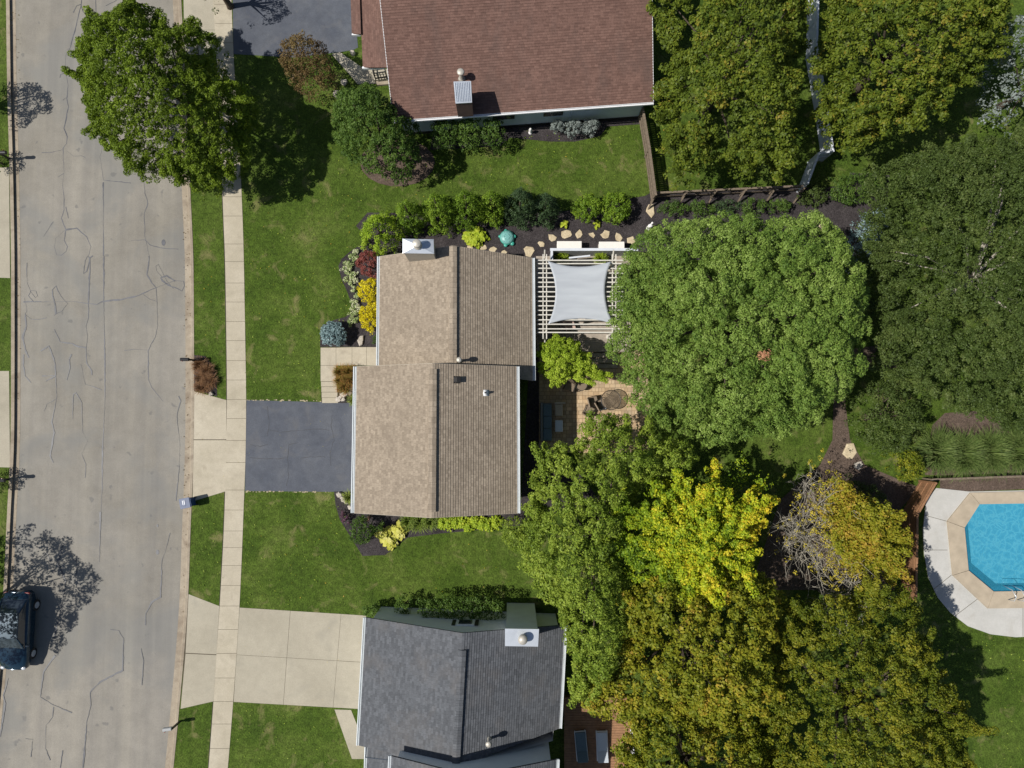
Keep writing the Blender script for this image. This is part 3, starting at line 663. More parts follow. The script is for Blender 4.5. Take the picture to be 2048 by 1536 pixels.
# fallen leaves and small litter on lawn, pavement and road edge
def litter(name, regions, mat, n, size, z=.02, kind='stuff'):
    P_ = []
    for (u0, v0, u1, v1) in regions:
        for _ in range(int(n * abs((u1 - u0) * (v1 - v0)) / 1e4)): q = P(random.uniform(u0, u1), random.uniform(v0, v1), z); P_.append((q.x, q.y, z + random.uniform(0, .01)))
    P_ = np.array(P_); m_ = len(P_); nr = RNG.normal(0, .3, (m_, 3)); nr[:, 2] = 1
    o = leaf_mesh(name, P_, nr, RNG.uniform(.5, 1.4, m_) * size, RNG.random(m_), mat); return tag(o, kind=kind)
litter('fallen_leaves', [(500, 380, 720, 640), (500, 990, 700, 1200), (780, 1075, 1040, 1190), (390, 450, 447, 700), (1300, 215, 1600, 380), (700, 300, 1250, 400), (1700, 160, 1980, 330)], L['gold'], 9, .09)
litter('clover_tufts', [(490, 450, 700, 790), (487, 990, 690, 1210), (390, 990, 447, 1180), (470, 1420, 660, 1536), (640, 200, 1280, 420), (1850, 1280, 2048, 1536)], L['green'], 34, .10)
litter('driveway_debris', [(495, 805, 705, 980), (480, 1220, 720, 1400), (395, 790, 490, 980)], L['gold2'], 3, .045, .02)
litter('kerb_debris', [(366, 380, 384, 1536), (20, 0, 40, 1000)], L['brown'], 90, .07, -.095)
# ---------------------------------------------------------------- roofs and houses
def roof_slope(name, e0, e1, r0, r1, mat, parent, row=.143, butt=.022, th=.0, flip=False):
    """courses of shingles from the eave (e0-e1) up to the ridge (r0-r1), stepped like real ones"""
    e0, e1, r0, r1 = map(Vector, (e0, e1, r0, r1)); Ls = ((r0 - e0).length + (r1 - e1).length) / 2; n = max(2, int(Ls / row))
    nn = (e1 - e0).cross(r0 - e0).normalized(); nn = nn if nn.z > 0 else -nn
    w = (e1 - e0).length; V = []; F = []; U = []
    for i in range(n):
        a = i / n; b = (i + 1) / n
        A0, A1, B0, B1 = e0.lerp(r0, a), e1.lerp(r1, a), e0.lerp(r0, b), e1.lerp(r1, b)
        k = len(V); V += [A0, A1, A1 + nn * butt, A0 + nn * butt, B1 + nn * .001, B0 + nn * .001]
        F += [(k, k + 1, k + 2, k + 3), (k + 3, k + 2, k + 4, k + 5)]
        va = (i + .02) * row; vb = (i + .98) * row
        U += [(0, va), (w, va), (w, va), (0, va), (0, va), (w, va), (w, vb), (0, vb)]
    # underside + end edges
    k = len(V); dn = -nn * .10
    V += [e0 + dn, e1 + dn, r1 + dn, r0 + dn, e0 - nn * .001, e1 - nn * .001, r1 - nn * .001, r0 - nn * .001]
    F += [(k, k + 3, k + 2, k + 1), (k, k + 1, k + 5, k + 4), (k + 1, k + 2, k + 6, k + 5), (k + 3, k, k + 4, k + 7)]
    U += [(0, 0)] * 16
    me = bpy.data.meshes.new(name); me.from_pydata([tuple(v) for v in V], [], F); me.update()
    uv = me.uv_layers.new(name='UVMap'); uv.data.foreach_set('uv', [c for u in U for c in u])
    return finish(name, me, mat, parent)
def gutter(a, b, parent, outward, mat=None, w=.12, h=.1):
    a = Vector(a); b = Vector(b); o = Vector(outward); mb = MB()
    mb.bar(a + o * (w * .5 + .02) + Vector((0, 0, -.07)), b + o * (w * .5 + .02) + Vector((0, 0, -.07)), .015 + w * .2, .10)
    mb.bar(a + o * (w + .02) + Vector((0, 0, -.03)), b + o * (w + .02) + Vector((0, 0, -.03)), .05, .11)
    mb.bar(a + o * .02 + Vector((0, 0, -.05)), b + o * .02 + Vector((0, 0, -.05)), .03, .13)
    return mb.build('gutter', mat or M['gutter'], parent)
def ridge_cap(a, b, parent, mat, w=.42, h=.10):
    """raised ridge vent covered with cap shingles"""
    a = Vector(a); b = Vector(b); d = (b - a).normalized(); s = Vector((-d.y, d.x, 0)).normalized(); mb = MB(); n = int((b - a).length / .28)
    for i in range(n):
        p = a.lerp(b, i / n); q = a.lerp(b, (i + 1) / n); z0 = Vector((0, 0, h + .012)); z1 = Vector((0, 0, h)); dn = Vector((0, 0, -.055)); bd = Vector((0, 0, -h * 1.1))
        V = [p + s * w / 2 + dn + z0, p + z0, p - s * w / 2 + dn + z0, q + s * w / 2 + dn + z1, q + z1, q - s * w / 2 + dn + z1,
             p + s * w / 2 + bd, p - s * w / 2 + bd, q + s * w / 2 + bd, q - s * w / 2 + bd]
        mb.add(V, [(0, 1, 4, 3), (1, 2, 5, 4), (0, 3, 8, 6), (2, 7, 9, 5), (0, 6, 7, 2, 1), (3, 4, 5, 9, 8)])
    o = mb.build('ridge_cap', mat, parent)
    uv = o.data.uv_layers.new(name='UVMap'); co = o.data.vertices
    bm = bmesh.new(); bm.from_mesh(o.data); bmesh.ops.recalc_face_normals(bm, faces=bm.faces); bm.to_mesh(o.data); bm.free()
    uv = o.data.uv_layers[0]
    for lp in o.data.loops:
        c = co[lp.vertex_index].co; uv.data[lp.index].uv = (c.x, c.y * .5)
    return o
def wallpoly(mb, pts, mi=0): mb.add(pts, [tuple(range(len(pts)))], mi)
def gable_walls(nw, ne, se, sw, ze, rise, inset, parent, mat, z0=-.05, gi=.3):
    """walls under a gable roof whose ridge runs from mid(nw,ne) to mid(sw,se)"""
    def L2(a, b, t): return a.lerp(b, t)
    c = (nw + ne + se + sw) / 4
    q = []
    for p in (nw, ne, se, sw):
        v = p - c; q.append(Vector((c.x + v.x - math.copysign(inset, v.x), c.y + v.y - math.copysign(gi, v.y), 0)))
    mb = MB(); n = 4
    zt = ze - .02 + inset * rise / ((ne - nw).length / 2) - .12
    for i in range(4):
        a, b = q[i], q[(i + 1) % 4]
        if i in (0, 2):
            m = (a + b) / 2; hz = zt + rise * (1 - inset / ((ne - nw).length / 2))
            wallpoly(mb, [(a.x, a.y, z0), (b.x, b.y, z0), (b.x, b.y, zt), (m.x, m.y, hz), (a.x, a.y, zt)])
        else: wallpoly(mb, [(a.x, a.y, z0), (b.x, b.y, z0), (b.x, b.y, zt), (a.x, a.y, zt)])
    mb.build('wall', mat, parent)
    return q
def pipe_vent(c, h, r, parent, mat, capr=None, name='vent_pipe'):
    mb = MB(); capr = capr or r * 1.6
    mb.lathe(c, [(r * 1.8, 0), (r * 1.1, .08), (r, .1), (r, h - .12), (r * .9, h - .1), (r * .9, h - .06), (capr, h - .06), (capr, h), (capr * .7, h + .05), (.01, h + .07)], 16)
    return mb.build(name, mat, parent, True)

# --- main house
house = thing('house', P(880, 800), 'split-level house with tan shingle roofs and white gutters, in the middle of the plot', 'house')
# north wing
ZE1, RS1 = 3.5, 2.0
nw, ne, se, sw = P(760, 513, ZE1), P(1064, 516, ZE1), P(1065.5, 761, ZE1), P(758, 735, ZE1)
se_w = P(1069, 761, ZE1)
rn, rs = P(910, 491.5, ZE1 + RS1), P(912, 737, ZE1 + RS1)
rn.x = (nw.x + ne.x) / 2; rs.x = (sw.x + se.x) / 2
roof_slope('roof', sw, nw, rs, rn, M['shingle'], house)
roof_slope('roof', ne, se, rn, rs, M['shingle'], house)
ridge_cap(rn + Vector((0, -.03, 0)), rs, house, M['shingle'])
gutter(sw, nw, house, (-1, 0, 0)); gutter(ne, se, house, (1, 0, 0))
gable_walls(nw, ne, se, sw, ZE1, RS1, .4, house, M['siding_tan'])
# garage wing (higher)
ZE2, RS2 = 4.7, 1.95
nw2, ne2, se2, sw2 = P(714, 733, ZE2), P(1033, 733, ZE2), P(1034.5, 1026.5, ZE2), P(709, 1026, ZE2)
rn2, rs2 = (nw2 + ne2) / 2 + Vector((0, 0, RS2)), (sw2 + se2) / 2 + Vector((0, 0, RS2))
rs2.y -= .0
roof_slope('roof', sw2, nw2, rs2, rn2, M['shingle'], house)
roof_slope('roof', ne2, se2, rn2, rs2, M['shingle'], house)
ridge_cap(rn2 + Vector((0, -.3, 0)), rs2 + Vector((0, .3, 0)), house, M['shingle'])
gutter(sw2, nw2, house, (-1, 0, 0), w=.16); gutter(ne2, se2, house, (1, 0, 0))
gable_walls(nw2, ne2, se2, sw2, ZE2, RS2, .4, house, M['siding_tan'])
# rake boards
for (a, b, rr) in ((nw, ne, rn), (se, sw, rs), (nw2, ne2, rn2), (se2, sw2, rs2)):
    mb = MB(); mb.bar(a + Vector((0, 0, -.09)), rr + Vector((0, 0, -.09)), .03, .16); mb.bar(rr + Vector((0, 0, -.09)), b + Vector((0, 0, -.09)), .03, .16); mb.build('fascia_board', M['siding_tan'], house)
# roof pipes
def on_slope(e0, e1, r0, r1, u, v):
    """point under pixel (u,v) on the plane"""
    n_ = (Vector(e1) - Vector(e0)).cross(Vector(r0) - Vector(e0)); c_ = Vector(cam.location); p0 = P(u, v, 0); d = p0 - c_
    return c_ + d * ((Vector(e0) - c_).dot(n_) / d.dot(n_))
def vent_at(fr, top_px, h):  # base so that the top projects where photographed
    p = on_slope(*fr, *top_px); q = P(top_px[0], top_px[1], p.z + h); return on_slope_xy(fr, q)
def on_slope_xy(fr, q):
    e0, e1, r0, r1 = fr; n_ = (Vector(e1) - Vector(e0)).cross(Vector(r0) - Vector(e0))
    z = e0.z - (n_.x * (q.x - e0.x) + n_.y * (q.y - e0.y)) / n_.z; return Vector((q.x, q.y, z))
fr1 = (ne, se, rn, rs); fr2 = (ne2, se2, rn2, rs2)
c = vent_at(fr1, (918, 719.5), .65); pipe_vent(c, .65, .075, house, M['galv'], .15)
c = on_slope_xy(fr2, P(914, 760, 5.9)); mb = MB(); mb.box(c + Vector((0, 0, .09)), (.30, .26, .16), 0); mb.box(c + Vector((.12, 0, .16)), (.22, .32, .06), 0, ry=R(20)); mb.box(c + Vector((-.02, 0, .02)), (.45, .40, .02), 0, ry=R(22)); mb.build('roof_vent', M['screen'] if 0 else M['dark'], house, bevel=.01)
c = on_slope_xy(fr2, P(971, 786, 5.4)); mb = MB(); mb.box(c + Vector((0.03, 0, .03)), (.30, .34, .02), 0, ry=R(22)); mb.lathe(c, [(.15, 0), (.13, .08), (.08, .12), (.07, .3), (.05, .3), (.05, .1)], 16); mb.build('roof_flashing', M['white'], house, True)
mb = MB(); mb.lathe(c + Vector((0, 0, .1)), [(.045, 0), (.045, .28), (.03, .28)], 12); mb.build('vent_pipe', M['dark'], house)
# chimney chase
ZC = 6.5
tp = [P(805, 477, ZC), P(867, 478.5, ZC), P(868, 507, ZC), P(805, 506, ZC)]
cc = sum(tp, Vector()) / 4
mb = MB(); bodyp = [cc + (p - cc) * .93 for p in tp]; mb.prism(bodyp, 0, ZC - .1)
ch = mb.build('chimney', M['siding_tan'], house)
mb = MB(); mb.prism(tp, ZC - .12, ZC - .03); apx = cc + Vector((0, 0, .16))
rim = [p + Vector((0, 0, -.03)) for p in tp]; inn = [cc + (p - cc) * .22 + Vector((0, 0, .13)) for p in tp]
for i in range(4): mb.quad(rim[i] + Vector((0, 0, .002)), rim[(i + 1) % 4] + Vector((0, 0, .002)), inn[(i + 1) % 4], inn[i])
for i in range(4): mb.bar(rim[i], inn[i], .03, .03)
attach_o = mb.build('chimney_cap', M['metal'], ch)
mb = MB(); mb.lathe(cc + Vector((0, 0, .1)), [(.24, 0), (.24, .06), (.19, .08), (.19, .36), (.23, .37), (.23, .50), (.20, .53), (.02, .56)], 20)
mb.build('flue_pipe', M['galv'], ch, True)
# basement / rear details: door, windows on east side, garage door on west
def win(c, w, h, nrm, parent, name='window'):
    c = Vector(c); nrm = Vector(nrm); t = Vector((-nrm.y, nrm.x, 0)); mb = MB()
    a = c - t * w / 2; b = c + t * w / 2
    for z in (-h / 2, h / 2): mb.bar(a + Vector((0, 0, z)) + nrm * .03, b + Vector((0, 0, z)) + nrm * .03, .06, .08)
    for p in (a, b): mb.bar(p + Vector((0, 0, -h / 2 + .04)) + nrm * .03, p + Vector((0, 0, h / 2 - .04)) + nrm * .03, .06, .08, up=(nrm.x, nrm.y, 0))
    mb.bar(c + Vector((0, 0, -h / 2 + .04)) + nrm * .03, c + Vector((0, 0, h / 2 - .04)) + nrm * .03, .05, .05, up=(nrm.x, nrm.y, 0))
    f = mb.build(name, M['white'], parent)
    mb = MB(); mb.box(c + nrm * .02, (abs(t.x) * w + abs(nrm.x) * .02 + .0, abs(t.y) * w + abs(nrm.y) * .02, h)); mb.build('pane', M['glass'], f)
xw = sw2.x + .4
mb = MB(); mb.box((xw - .03, (nw2.y + sw2.y) / 2, 1.1), (.06, 4.9, 2.2))
for i in range(1, 4): mb.box((xw - .07, (nw2.y + sw2.y) / 2, i * .55), (.02, 4.9, .03))
mb.build('garage_door', M['white'], house)
win((xw, (nw2.y + sw2.y) / 2 + 1.5, 3.6), 1.4, 1.1, (-1, 0, 0), house); win((xw, (nw2.y + sw2.y) / 2 - 1.5, 3.6), 1.4, 1.1, (-1, 0, 0), house)
xw1 = (sw.x + nw.x) / 2 + .4; win((xw1, nw.y - 2.2, 2.0), 2.2, 1.4, (-1, 0, 0), house)
mb = MB(); mb.box((xw1 - .03, P(740, 712).y, 1.1), (.06, .95, 2.1)); mb.build('door', M['cush_pink'], house)
xe = ne.x - .42; win((xe, P(1070, 600).y, 1.6), 2.4, 1.8, (1, 0, 0), house)
xe2 = (ne2.x + se2.x) / 2 - .4; win((xe2, P(1040, 900).y, 3.4), 1.6, 1.1, (1, 0, 0), house)

# --- north neighbour
h1 = thing('house', P(1050, 100), 'house with a wide red-brown shingle roof and pale blue walls, at the top edge', 'house')
ZE = 2.9; SL = math.tan(R(19))
swc, sec = P(786, 241, ZE), P(1307, 204, ZE); d = (sec - swc).normalized(); up_ = Vector((-d.y, d.x, 0)); half = 8.2
rz = Vector((0, 0, half * SL))
nwv = (P(755, 0, 4.9) - swc); rw = swc + up_ * half + rz; re_ = sec + up_ * half + rz
rw.x = rw.x; 
roof_slope('roof', swc, sec, rw, re_, M['shingle_red'], h1, row=.15)
nwc, nec = swc + up_ * half * 2, sec + up_ * half * 2
roof_slope('roof', nec, nwc, re_, rw, M['shingle_red'], h1, row=.15)
gutter(swc, sec, h1, -up_, M['white'], w=.1)
for a_, r_, b_ in ((swc, rw, nwc), (sec, re_, nec)):
    mb = MB(); mb.bar(a_ + Vector((0, 0, -.08)), r_ + Vector((0, 0, -.08)), .03, .18); mb.bar(r_ + Vector((0, 0, -.08)), b_ + Vector((0, 0, -.08)), .03, .18); mb.build('fascia_board', M['white'], h1)
# walls
def boxwall(cs, z0, z1, mat, parent, peak=None):
    mb = MB()
    for i in range(4):
        a, b = cs[i], cs[(i + 1) % 4]; pts = [(a.x, a.y, z0), (b.x, b.y, z0), (b.x, b.y, z1), (a.x, a.y, z1)]
        if peak and i in peak: m_ = (a + b) / 2; pts.insert(3, (m_.x, m_.y, z1 + peak[i]))
        wallpoly(mb, pts)
    return mb.build('wall', mat, parent)
i_ = .35
wc = [swc + d * i_ + up_ * i_, sec - d * i_ + up_ * i_, nec - d * i_ - up_ * i_, nwc + d * i_ - up_ * i_]
boxwall(wc, -.1, ZE - .02, M['siding_blue'], h1, {1: half * SL - .15, 3: half * SL - .15})
# siding laps seen from above + foundation line
mb = MB(); mb.bar(wc[0] + Vector((0, 0, .12)) - ZE * Vector((0, 0, 1)) - up_ * .03, wc[1] + Vector((0, 0, .12)) - ZE * Vector((0, 0, 1)) - up_ * .03, .06, .3); mb.build('foundation', M['dark'], h1)
for (u0, u1) in ((985, 1030), (1088, 1128)):
    t0 = (P((u0 + u1) / 2, 232, 1.9) - wc[0]).dot(d); cpos = wc[0] + d * t0; cpos.z = 1.75
    w_ = (u1 - u0) / 33.5; mb = MB()
    mb.box(cpos - up_ * .03, (w_, .05, .95), math.atan2(d.y, d.x)); f_ = mb.build('window', M['dark'], h1)
    mb = MB(); mb.box(cpos - up_ * .06 + Vector((-.0, 0, .0)), (w_ * .82, .03, .75), math.atan2(d.y, d.x)); mb.build('pane', M['glass'], f_)
for t_ in (2.0, 5.9, 10.5):
    mb = MB(); mb.bar(wc[0] + d * t_ - up_ * .03 + Vector((0, 0, -ZE + .1)), wc[0] + d * t_ - up_ * .03 + Vector((0, 0, -.15)), .05, .03, up=(up_.x, up_.y, 0))
    mb.build('downpipe', M['siding_blue'], h1)
# front garage wing at the left
g = [P(697, -30, 2.8), P(757, -30, 2.9), P(768, 134, 2.9), P(726, 135, 2.8), P(721, 69, 2.8), P(704, 69, 2.8)]
mb = MB(); vs = []
gw = [P(699, -120, 2.75), P(704, 69, 2.75), P(721, 69, 2.75), P(726, 135, 2.75)]
e_s, e_n = P(726, 135, 2.75), P(715, -130, 2.75); rr_s, rr_n = P(790, 135, 3.75), P(775, -130, 3.75)
roof_slope('roof', e_n, e_s, rr_n, rr_s, M['shingle_red'], h1, row=.15)
e2s, e2n = P(704, 68, 2.7), P(697, -130, 2.7); r2s, r2n = P(722, 68, 2.93), P(715, -130, 2.93)
roof_slope('roof', e2n, e2s, r2n, r2s, M['shingle_red'], h1, row=.15)
mb = MB(); mb.bar(P(704, 70, 2.66), P(721, 70, 2.66), .1, .16); mb.build('fascia_board', M['white'], h1); mb = MB(); mb.bar(P(725, 136.5, 2.7), P(769, 135.5, 2.75), .12, .18); mb.build('fascia_board', M['white'], h1)
mb = MB(); mb.prism([P(706, -130, 0) + Vector((.6, 0, 0)), P(790, -130, 0), P(800, 60, 0), P(728, 66, 0)], -.1, 2.5); mb.prism([P(745, 60), P(800, 60), P(800, 128), P(750, 128)], -.1, 2.5); mb.build('wall', M['siding_blue'], h1)
# porch slab & railing
mb = MB(); mb.prism(PP([(742, 137), (776, 138), (779, 158), (748, 160)], .35), 0, .35); mb.build('porch', M['concrete3'], h1)
mb = MB(); pr = [P(748, 141, .35), P(752, 161, .35), P(776, 158, .35)]
for a_, b_ in zip(pr, pr[1:]):
    for z in (.25, .9): mb.bar(a_ + Vector((0, 0, z)), b_ + Vector((0, 0, z)), .05, .05)
    for k in range(5): q = a_.lerp(b_, k / 4); mb.bar(q, q + Vector((0, 0, .9)), .04, .04)
mb.build('railing', M['black'], h1)
mb = MB(); mb.prism(PP([(752, 162), (777, 160), (778, 168), (754, 170)], .18), 0, .18); mb.build('step', M['concrete2'], h1)
# roof chimney box and pipe
fr = (swc, sec, rw, re_)
bz = 4.9
b4 = [P(907, 163, 5.0), P(942, 162, 5.0), P(944, 205, 5.0), P(911, 207, 5.0)]; c_ = sum(b4, Vector()) / 4; bs = [c_ + (p - c_) * .97 for p in b4]
mb = MB(); mb.prism(bs, 3.2, 4.95); chb = mb.build('chimney', M['ridge_red'], h1)
mb = MB(); mb.prism(b4, 4.95, 5.0)
for k in range(9):
    a_ = b4[0].lerp(b4[1], (k + .7) / 10.2); b_ = b4[3].lerp(b4[2], (k + .7) / 10.2); mb.bar(a_.lerp(b_, .06) + Vector((0, 0, .02)), a_.lerp(b_, .94) + Vector((0, 0, .02)), .045, .05)
mb.build('louvre_cap', M['metal'], chb)
c = vent_at(fr, (921, 141), .8); pipe_vent(c, .8, .13, h1, M['galv'], .22)

# --- south neighbour
h2 = thing('house', P(920, 1400), 'house with dark grey shingle roofs and pale grey walls, at the bottom edge', 'house')
ZE3, RS3 = 2.9, 2.3
a_nw, a_ne, a_se, a_sw = P(732, 1235, ZE3), P(1129, 1250, ZE3), P(1118, 1457, ZE3), P(718, 1491, ZE3)
mn = (a_nw + a_ne) / 2 + Vector((0, 0, RS3)); ms = (a_sw + a_se) / 2 + Vector((0, 0, RS3)); ms.y -= .6
roof_slope('roof', a_sw, a_nw, ms, mn, M['shingle_grey'], h2); roof_slope('roof', a_ne, a_se, mn, ms, M['shingle_grey'], h2)
ridge_cap(mn + Vector((0, -.9, 0)), ms, h2, M['shingle_grey'])
gutter(a_sw, a_nw, h2, (-1, 0, 0)); gutter(a_ne, a_se, h2, (1, 0, 0))
gable_walls(a_nw, a_ne, a_se + Vector((0, -.8, 0)), a_sw + Vector((0, -.8, 0)), ZE3, RS3, .35, h2, M['siding_grey'], gi=.12)
gw_y = (a_nw.y + a_ne.y) / 2 - .12
cw = P(930, 1262, 3.2); cw.y = gw_y + .0; mb = MB(); mb.box((cw.x, cw.y + .04, 2.9), (1.05, .06, 1.0)); f_ = mb.build('window', M['white'], h2); mb = MB(); mb.box((cw.x, cw.y + .09, 2.9), (.75, .04, .75)); mb.build('pane', M['glass'], f_)
for s_ in (-1, 1): mb = MB(); mb.box((cw.x + s_ * .66, cw.y + .05, 2.9), (.2, .05, 1.05)); mb.build('shutter', M['dark'], h2)
# chimney chase on the north wall
ZC2 = 5.6
tp = [P(1010, 1257, ZC2), P(1078, 1258, ZC2), P(1076, 1293, ZC2), P(1010, 1292, ZC2)]; cc = sum(tp, Vector()) / 4
mb = MB(); mb.prism([cc + (p - cc) * .93 for p in tp], 0, ZC2 - .08); ch2 = mb.build('chimney', M['siding_grey'], h2)
mb = MB(); mb.prism(tp, ZC2 - .08, ZC2 + .02); mb.build('chimney_cap', M['metal'], ch2)
mb = MB(); mb.lathe(cc + Vector((.05, 0, .02)), [(.2, 0), (.2, .3), (.25, .31), (.25, .45), (.05, .5)], 18); mb.build('flue_pipe', M['galv'], ch2, True)
c = vent_at((a_ne, a_se, mn, ms), (977, 1490), .8); pipe_vent(c, .75, .08, h2, M['galv'], .16)
# taller south wing
ZE4, RS4 = 5.0, 2.0
b_nw, b_ne = P(783, 1512, ZE4), P(1113, 1519, ZE4)
b_sw, b_se = b_nw + Vector((-.4, -9, 0)), b_ne + Vector((-.4, -9, 0))
bn = (b_nw + b_ne) / 2 + Vector((0, 0, RS4)); bs_ = (b_sw + b_se) / 2 + Vector((0, 0, RS4))
roof_slope('roof', b_sw, b_nw, bs_, bn, M['shingle_grey'], h2); roof_slope('roof', b_ne, b_se, bn, bs_, M['shingle_grey'], h2)
gutter(b_sw, b_nw, h2, (-1, 0, 0)); gutter(b_ne, b_se, h2, (1, 0, 0))
gable_walls(b_nw, b_ne, b_se, b_sw, ZE4, RS4, .3, h2, M['siding_grey'], gi=.2)
# low front piece continuing the left roof southwards
e_a, e_b = P(735, 1494, ZE3 - .1), P(728, 1700, ZE3 - .1); r_a, r_b = P(800, 1494, ZE3 + .75), P(793, 1700, ZE3 + .75)
roof_slope('roof', e_b, e_a, r_b, r_a, M['shingle_grey'], h2); gutter(e_b, e_a, h2, (-1, 0, 0))

# ---------------------------------------------------------------- fences
def plank_fence(name, px, h, mat, label, picket=.14, gapf=.08, posts=2.4, cat='fence', double=False, cap=True, base=0):
    pts = [P(u, v, 0) for u, v in px]; root = thing(name, pts[0] + Vector((0, 0, base)), label, cat)
    mb = MB(); mr = MB(); Z = Vector((0, 0, 1))
    for a, b in zip(pts, pts[1:]):
        Ln = (b - a).length; dd = (b - a) / Ln; s = Vector((-dd.y, dd.x, 0)); n = max(1, int(Ln / picket))
        for i in range(n):
            q = a + dd * (i + .5) * Ln / n; hh = h + random.uniform(-.015, .015); mb.bar(q + Z * (base + .04) + s * .02, q + Z * (base + hh) + s * .02, picket * (1 - gapf), .022, up=s)
        for z in (.3, h * .55, h - .2): mr.bar(a + Z * (base + z) - s * .025, b + Z * (base + z) - s * .025, .05, .09)
        if cap: mr.bar(a + Z * (base + h + .03), b + Z * (base + h + .03), .12, .035)
    mb.build('pickets', mat, root); mr.build('rails', mat, root)
    for a, b in zip(pts, pts[1:]):
        Ln = (b - a).length; k = max(1, round(Ln / posts))
        for i in range(k + (1 if b is pts[-1] else 0)):
            q = a.lerp(b, i / k); mp = MB(); mp.box(q + Z * (base + (h + .08) / 2) + Vector((0, 0, 0)), (.11, .11, h + .08), math.atan2((b - a).y, (b - a).x)); mp.build('post', mat, root)
    return root
plank_fence('wooden_fence', [(1277, 238), (1290, 315), (1302, 405)], 1.5, M['fence'], 'weathered brown plank fence running down from the red-brown roofed house corner')
rf = thing('rail_fence', P(1304, 400), 'low brown rail fence with slanted braces along the mulch below the maples', 'fence')
a = P(1306, 397); b = P(1597, 383); 
for z in (.35, .85):
    mb = MB(); mb.bar(a + Vector((0, 0, z)), b + Vector((0, 0, z)), .04, .16); mb.build('rail', M['fence'], rf)
mb = MB(); mb.bar(a + Vector((0, 0, 1.1)), b + Vector((0, 0, 1.1)), .12, .04); mb.build('rail', M['fence'], rf)
for k in range(6):
    q = a.lerp(b, k / 5); mb = MB(); mb.box(q + Vector((0, -.08, .55)), (.12, .1, 1.1)); mb.bar(q + Vector((-.05, -.1, 1.1)), q + Vector((-.35, -.75, .02)), .09, .09); mb.build('post', M['fence'], rf)
plank_fence('vinyl_fence', [(1594, 384), (1616, 326), (1643, 322), (1632, 240), (1612, 120), (1615, 10), (1622, -60)], 1.6, M['vinyl'], 'pale grey vinyl fence zigzagging down between the two big maples', .16, .03)
plank_fence('wooden_fence', [(1838, 962), (1803, 1022), (1800, 1190)], 1.7, M['fencebrown'], 'reddish brown board fence beside the white pool deck', .15, .04)
plank_fence('wooden_fence', [(1846, 957), (1976, 952), (2200, 945)], .9, M['fence'], 'low grey-brown fence between the tall grasses and the pool', .15, .04)

# ---------------------------------------------------------------- pool
pool = thing('swimming_pool', P(2050, 1095), 'blue eight-sided swimming pool with tan coping at the right edge', 'swimming pool')
cop_o = PP([(1938, 985), (1892, 1042), (1903, 1150), (1973, 1216), (2140, 1214), (2215, 1150), (2220, 1042), (2165, 980)], 0)
def ring(mb, o, i, z0, z1):
    n = len(o); V = [(p.x, p.y, z1) for p in o] + [(p.x, p.y, z1) for p in i] + [(p.x, p.y, z0) for p in o] + [(p.x, p.y, z0) for p in i]
    for k in range(n):
        j = (k + 1) % n
        mb.add([V[k], V[j], V[n + j], V[n + k]], [(0, 1, 2, 3)]); mb.add([V[k], V[j], V[2 * n + j], V[2 * n + k]], [(3, 2, 1, 0)]); mb.add([V[n + k], V[n + j], V[3 * n + j], V[3 * n + k]], [(0, 1, 2, 3)])
cen = sum(cop_o, Vector()) / 8
mb = MB(); 
for k in range(8):
    j = (k + 1) % 8; q4 = [cop_o[k], cop_o[j], pool_in[j], pool_in[k]]; cn = sum(q4, Vector()) / 4
    mb.prism([p + (cn - p).normalized() * .012 for p in q4], -.02, .12)
mb.build('coping', M['coping'], pool)
mb = MB(); n = 8
for k in range(8): j = (k + 1) % 8; mb.quad((pool_in[k].x, pool_in[k].y, .1), (pool_in[j].x, pool_in[j].y, .1), (pool_in[j].x, pool_in[j].y, -1.3), (pool_in[k].x, pool_in[k].y, -1.3))
mb.add([(p.x, p.y, -1.3) for p in pool_in], [tuple(range(8))])
mb.build('basin', M['liner_caustics'], pool)
mb = MB(); mb.add([(p.x, p.y, -.02) for p in pool_in], [tuple(range(8))]); o = mb.build('water', M['water'], pool)
if o.data.polygons[0].normal.z < 0: o.data.flip_normals()
for u in (2016, 2034):
    q = P(u, 1196, .12); mb = MB(); mb.tube([q + Vector((0, -.1, 0)), q + Vector((0, -.05, .55)), q + Vector((-.05, .25, .8)), q + Vector((-.12, .6, .6)), q + Vector((-.16, .75, -.3))], .025, 8); mb.build('handrail', M['metal'], pool, True)
deck_px = [(1872, 976), (1852, 1000), (1845, 1060), (1848, 1110), (1856, 1155), (1875, 1195), (1900, 1225), (1935, 1252), (1980, 1268), (2030, 1274), (2120, 1270), (2200, 1240), (2260, 1170), (2280, 1080), (2250, 985), (2165, 978), (1938, 983)]
dk = PP(deck_px, 0)
fill(dk, [cop_o], .05, 'pool_deck', M['deckwhite'])
mb = MB(); n = len(dk)
for k in range(n): j = (k + 1) % n; mb.quad((dk[k].x, dk[k].y, .05), (dk[j].x, dk[j].y, .05), (dk[j].x, dk[j].y, -.05), (dk[k].x, dk[k].y, -.05))
tag(mb.build('pool_deck_edge', M['deckwhite']), kind='structure')
mb = MB()
for a_, b_ in (((1892, 1042), (1848, 1030)), ((1903, 1150), (1868, 1178)), ((1955, 1198), (1910, 1232)), ((1895, 1100), (1847, 1100)), ((2046, 1216), (2046, 1273))):
    mb.bar(P(*a_, .052), P(*b_, .052), .025, .006)
tag(mb.build('pool_deck_joints', M['joint']), kind='structure')
poly_struct('bare_soil', [(1880, 957), (2200, 950), (2200, 972), (1938, 983), (1880, 978)], .012, M['mulch2'])

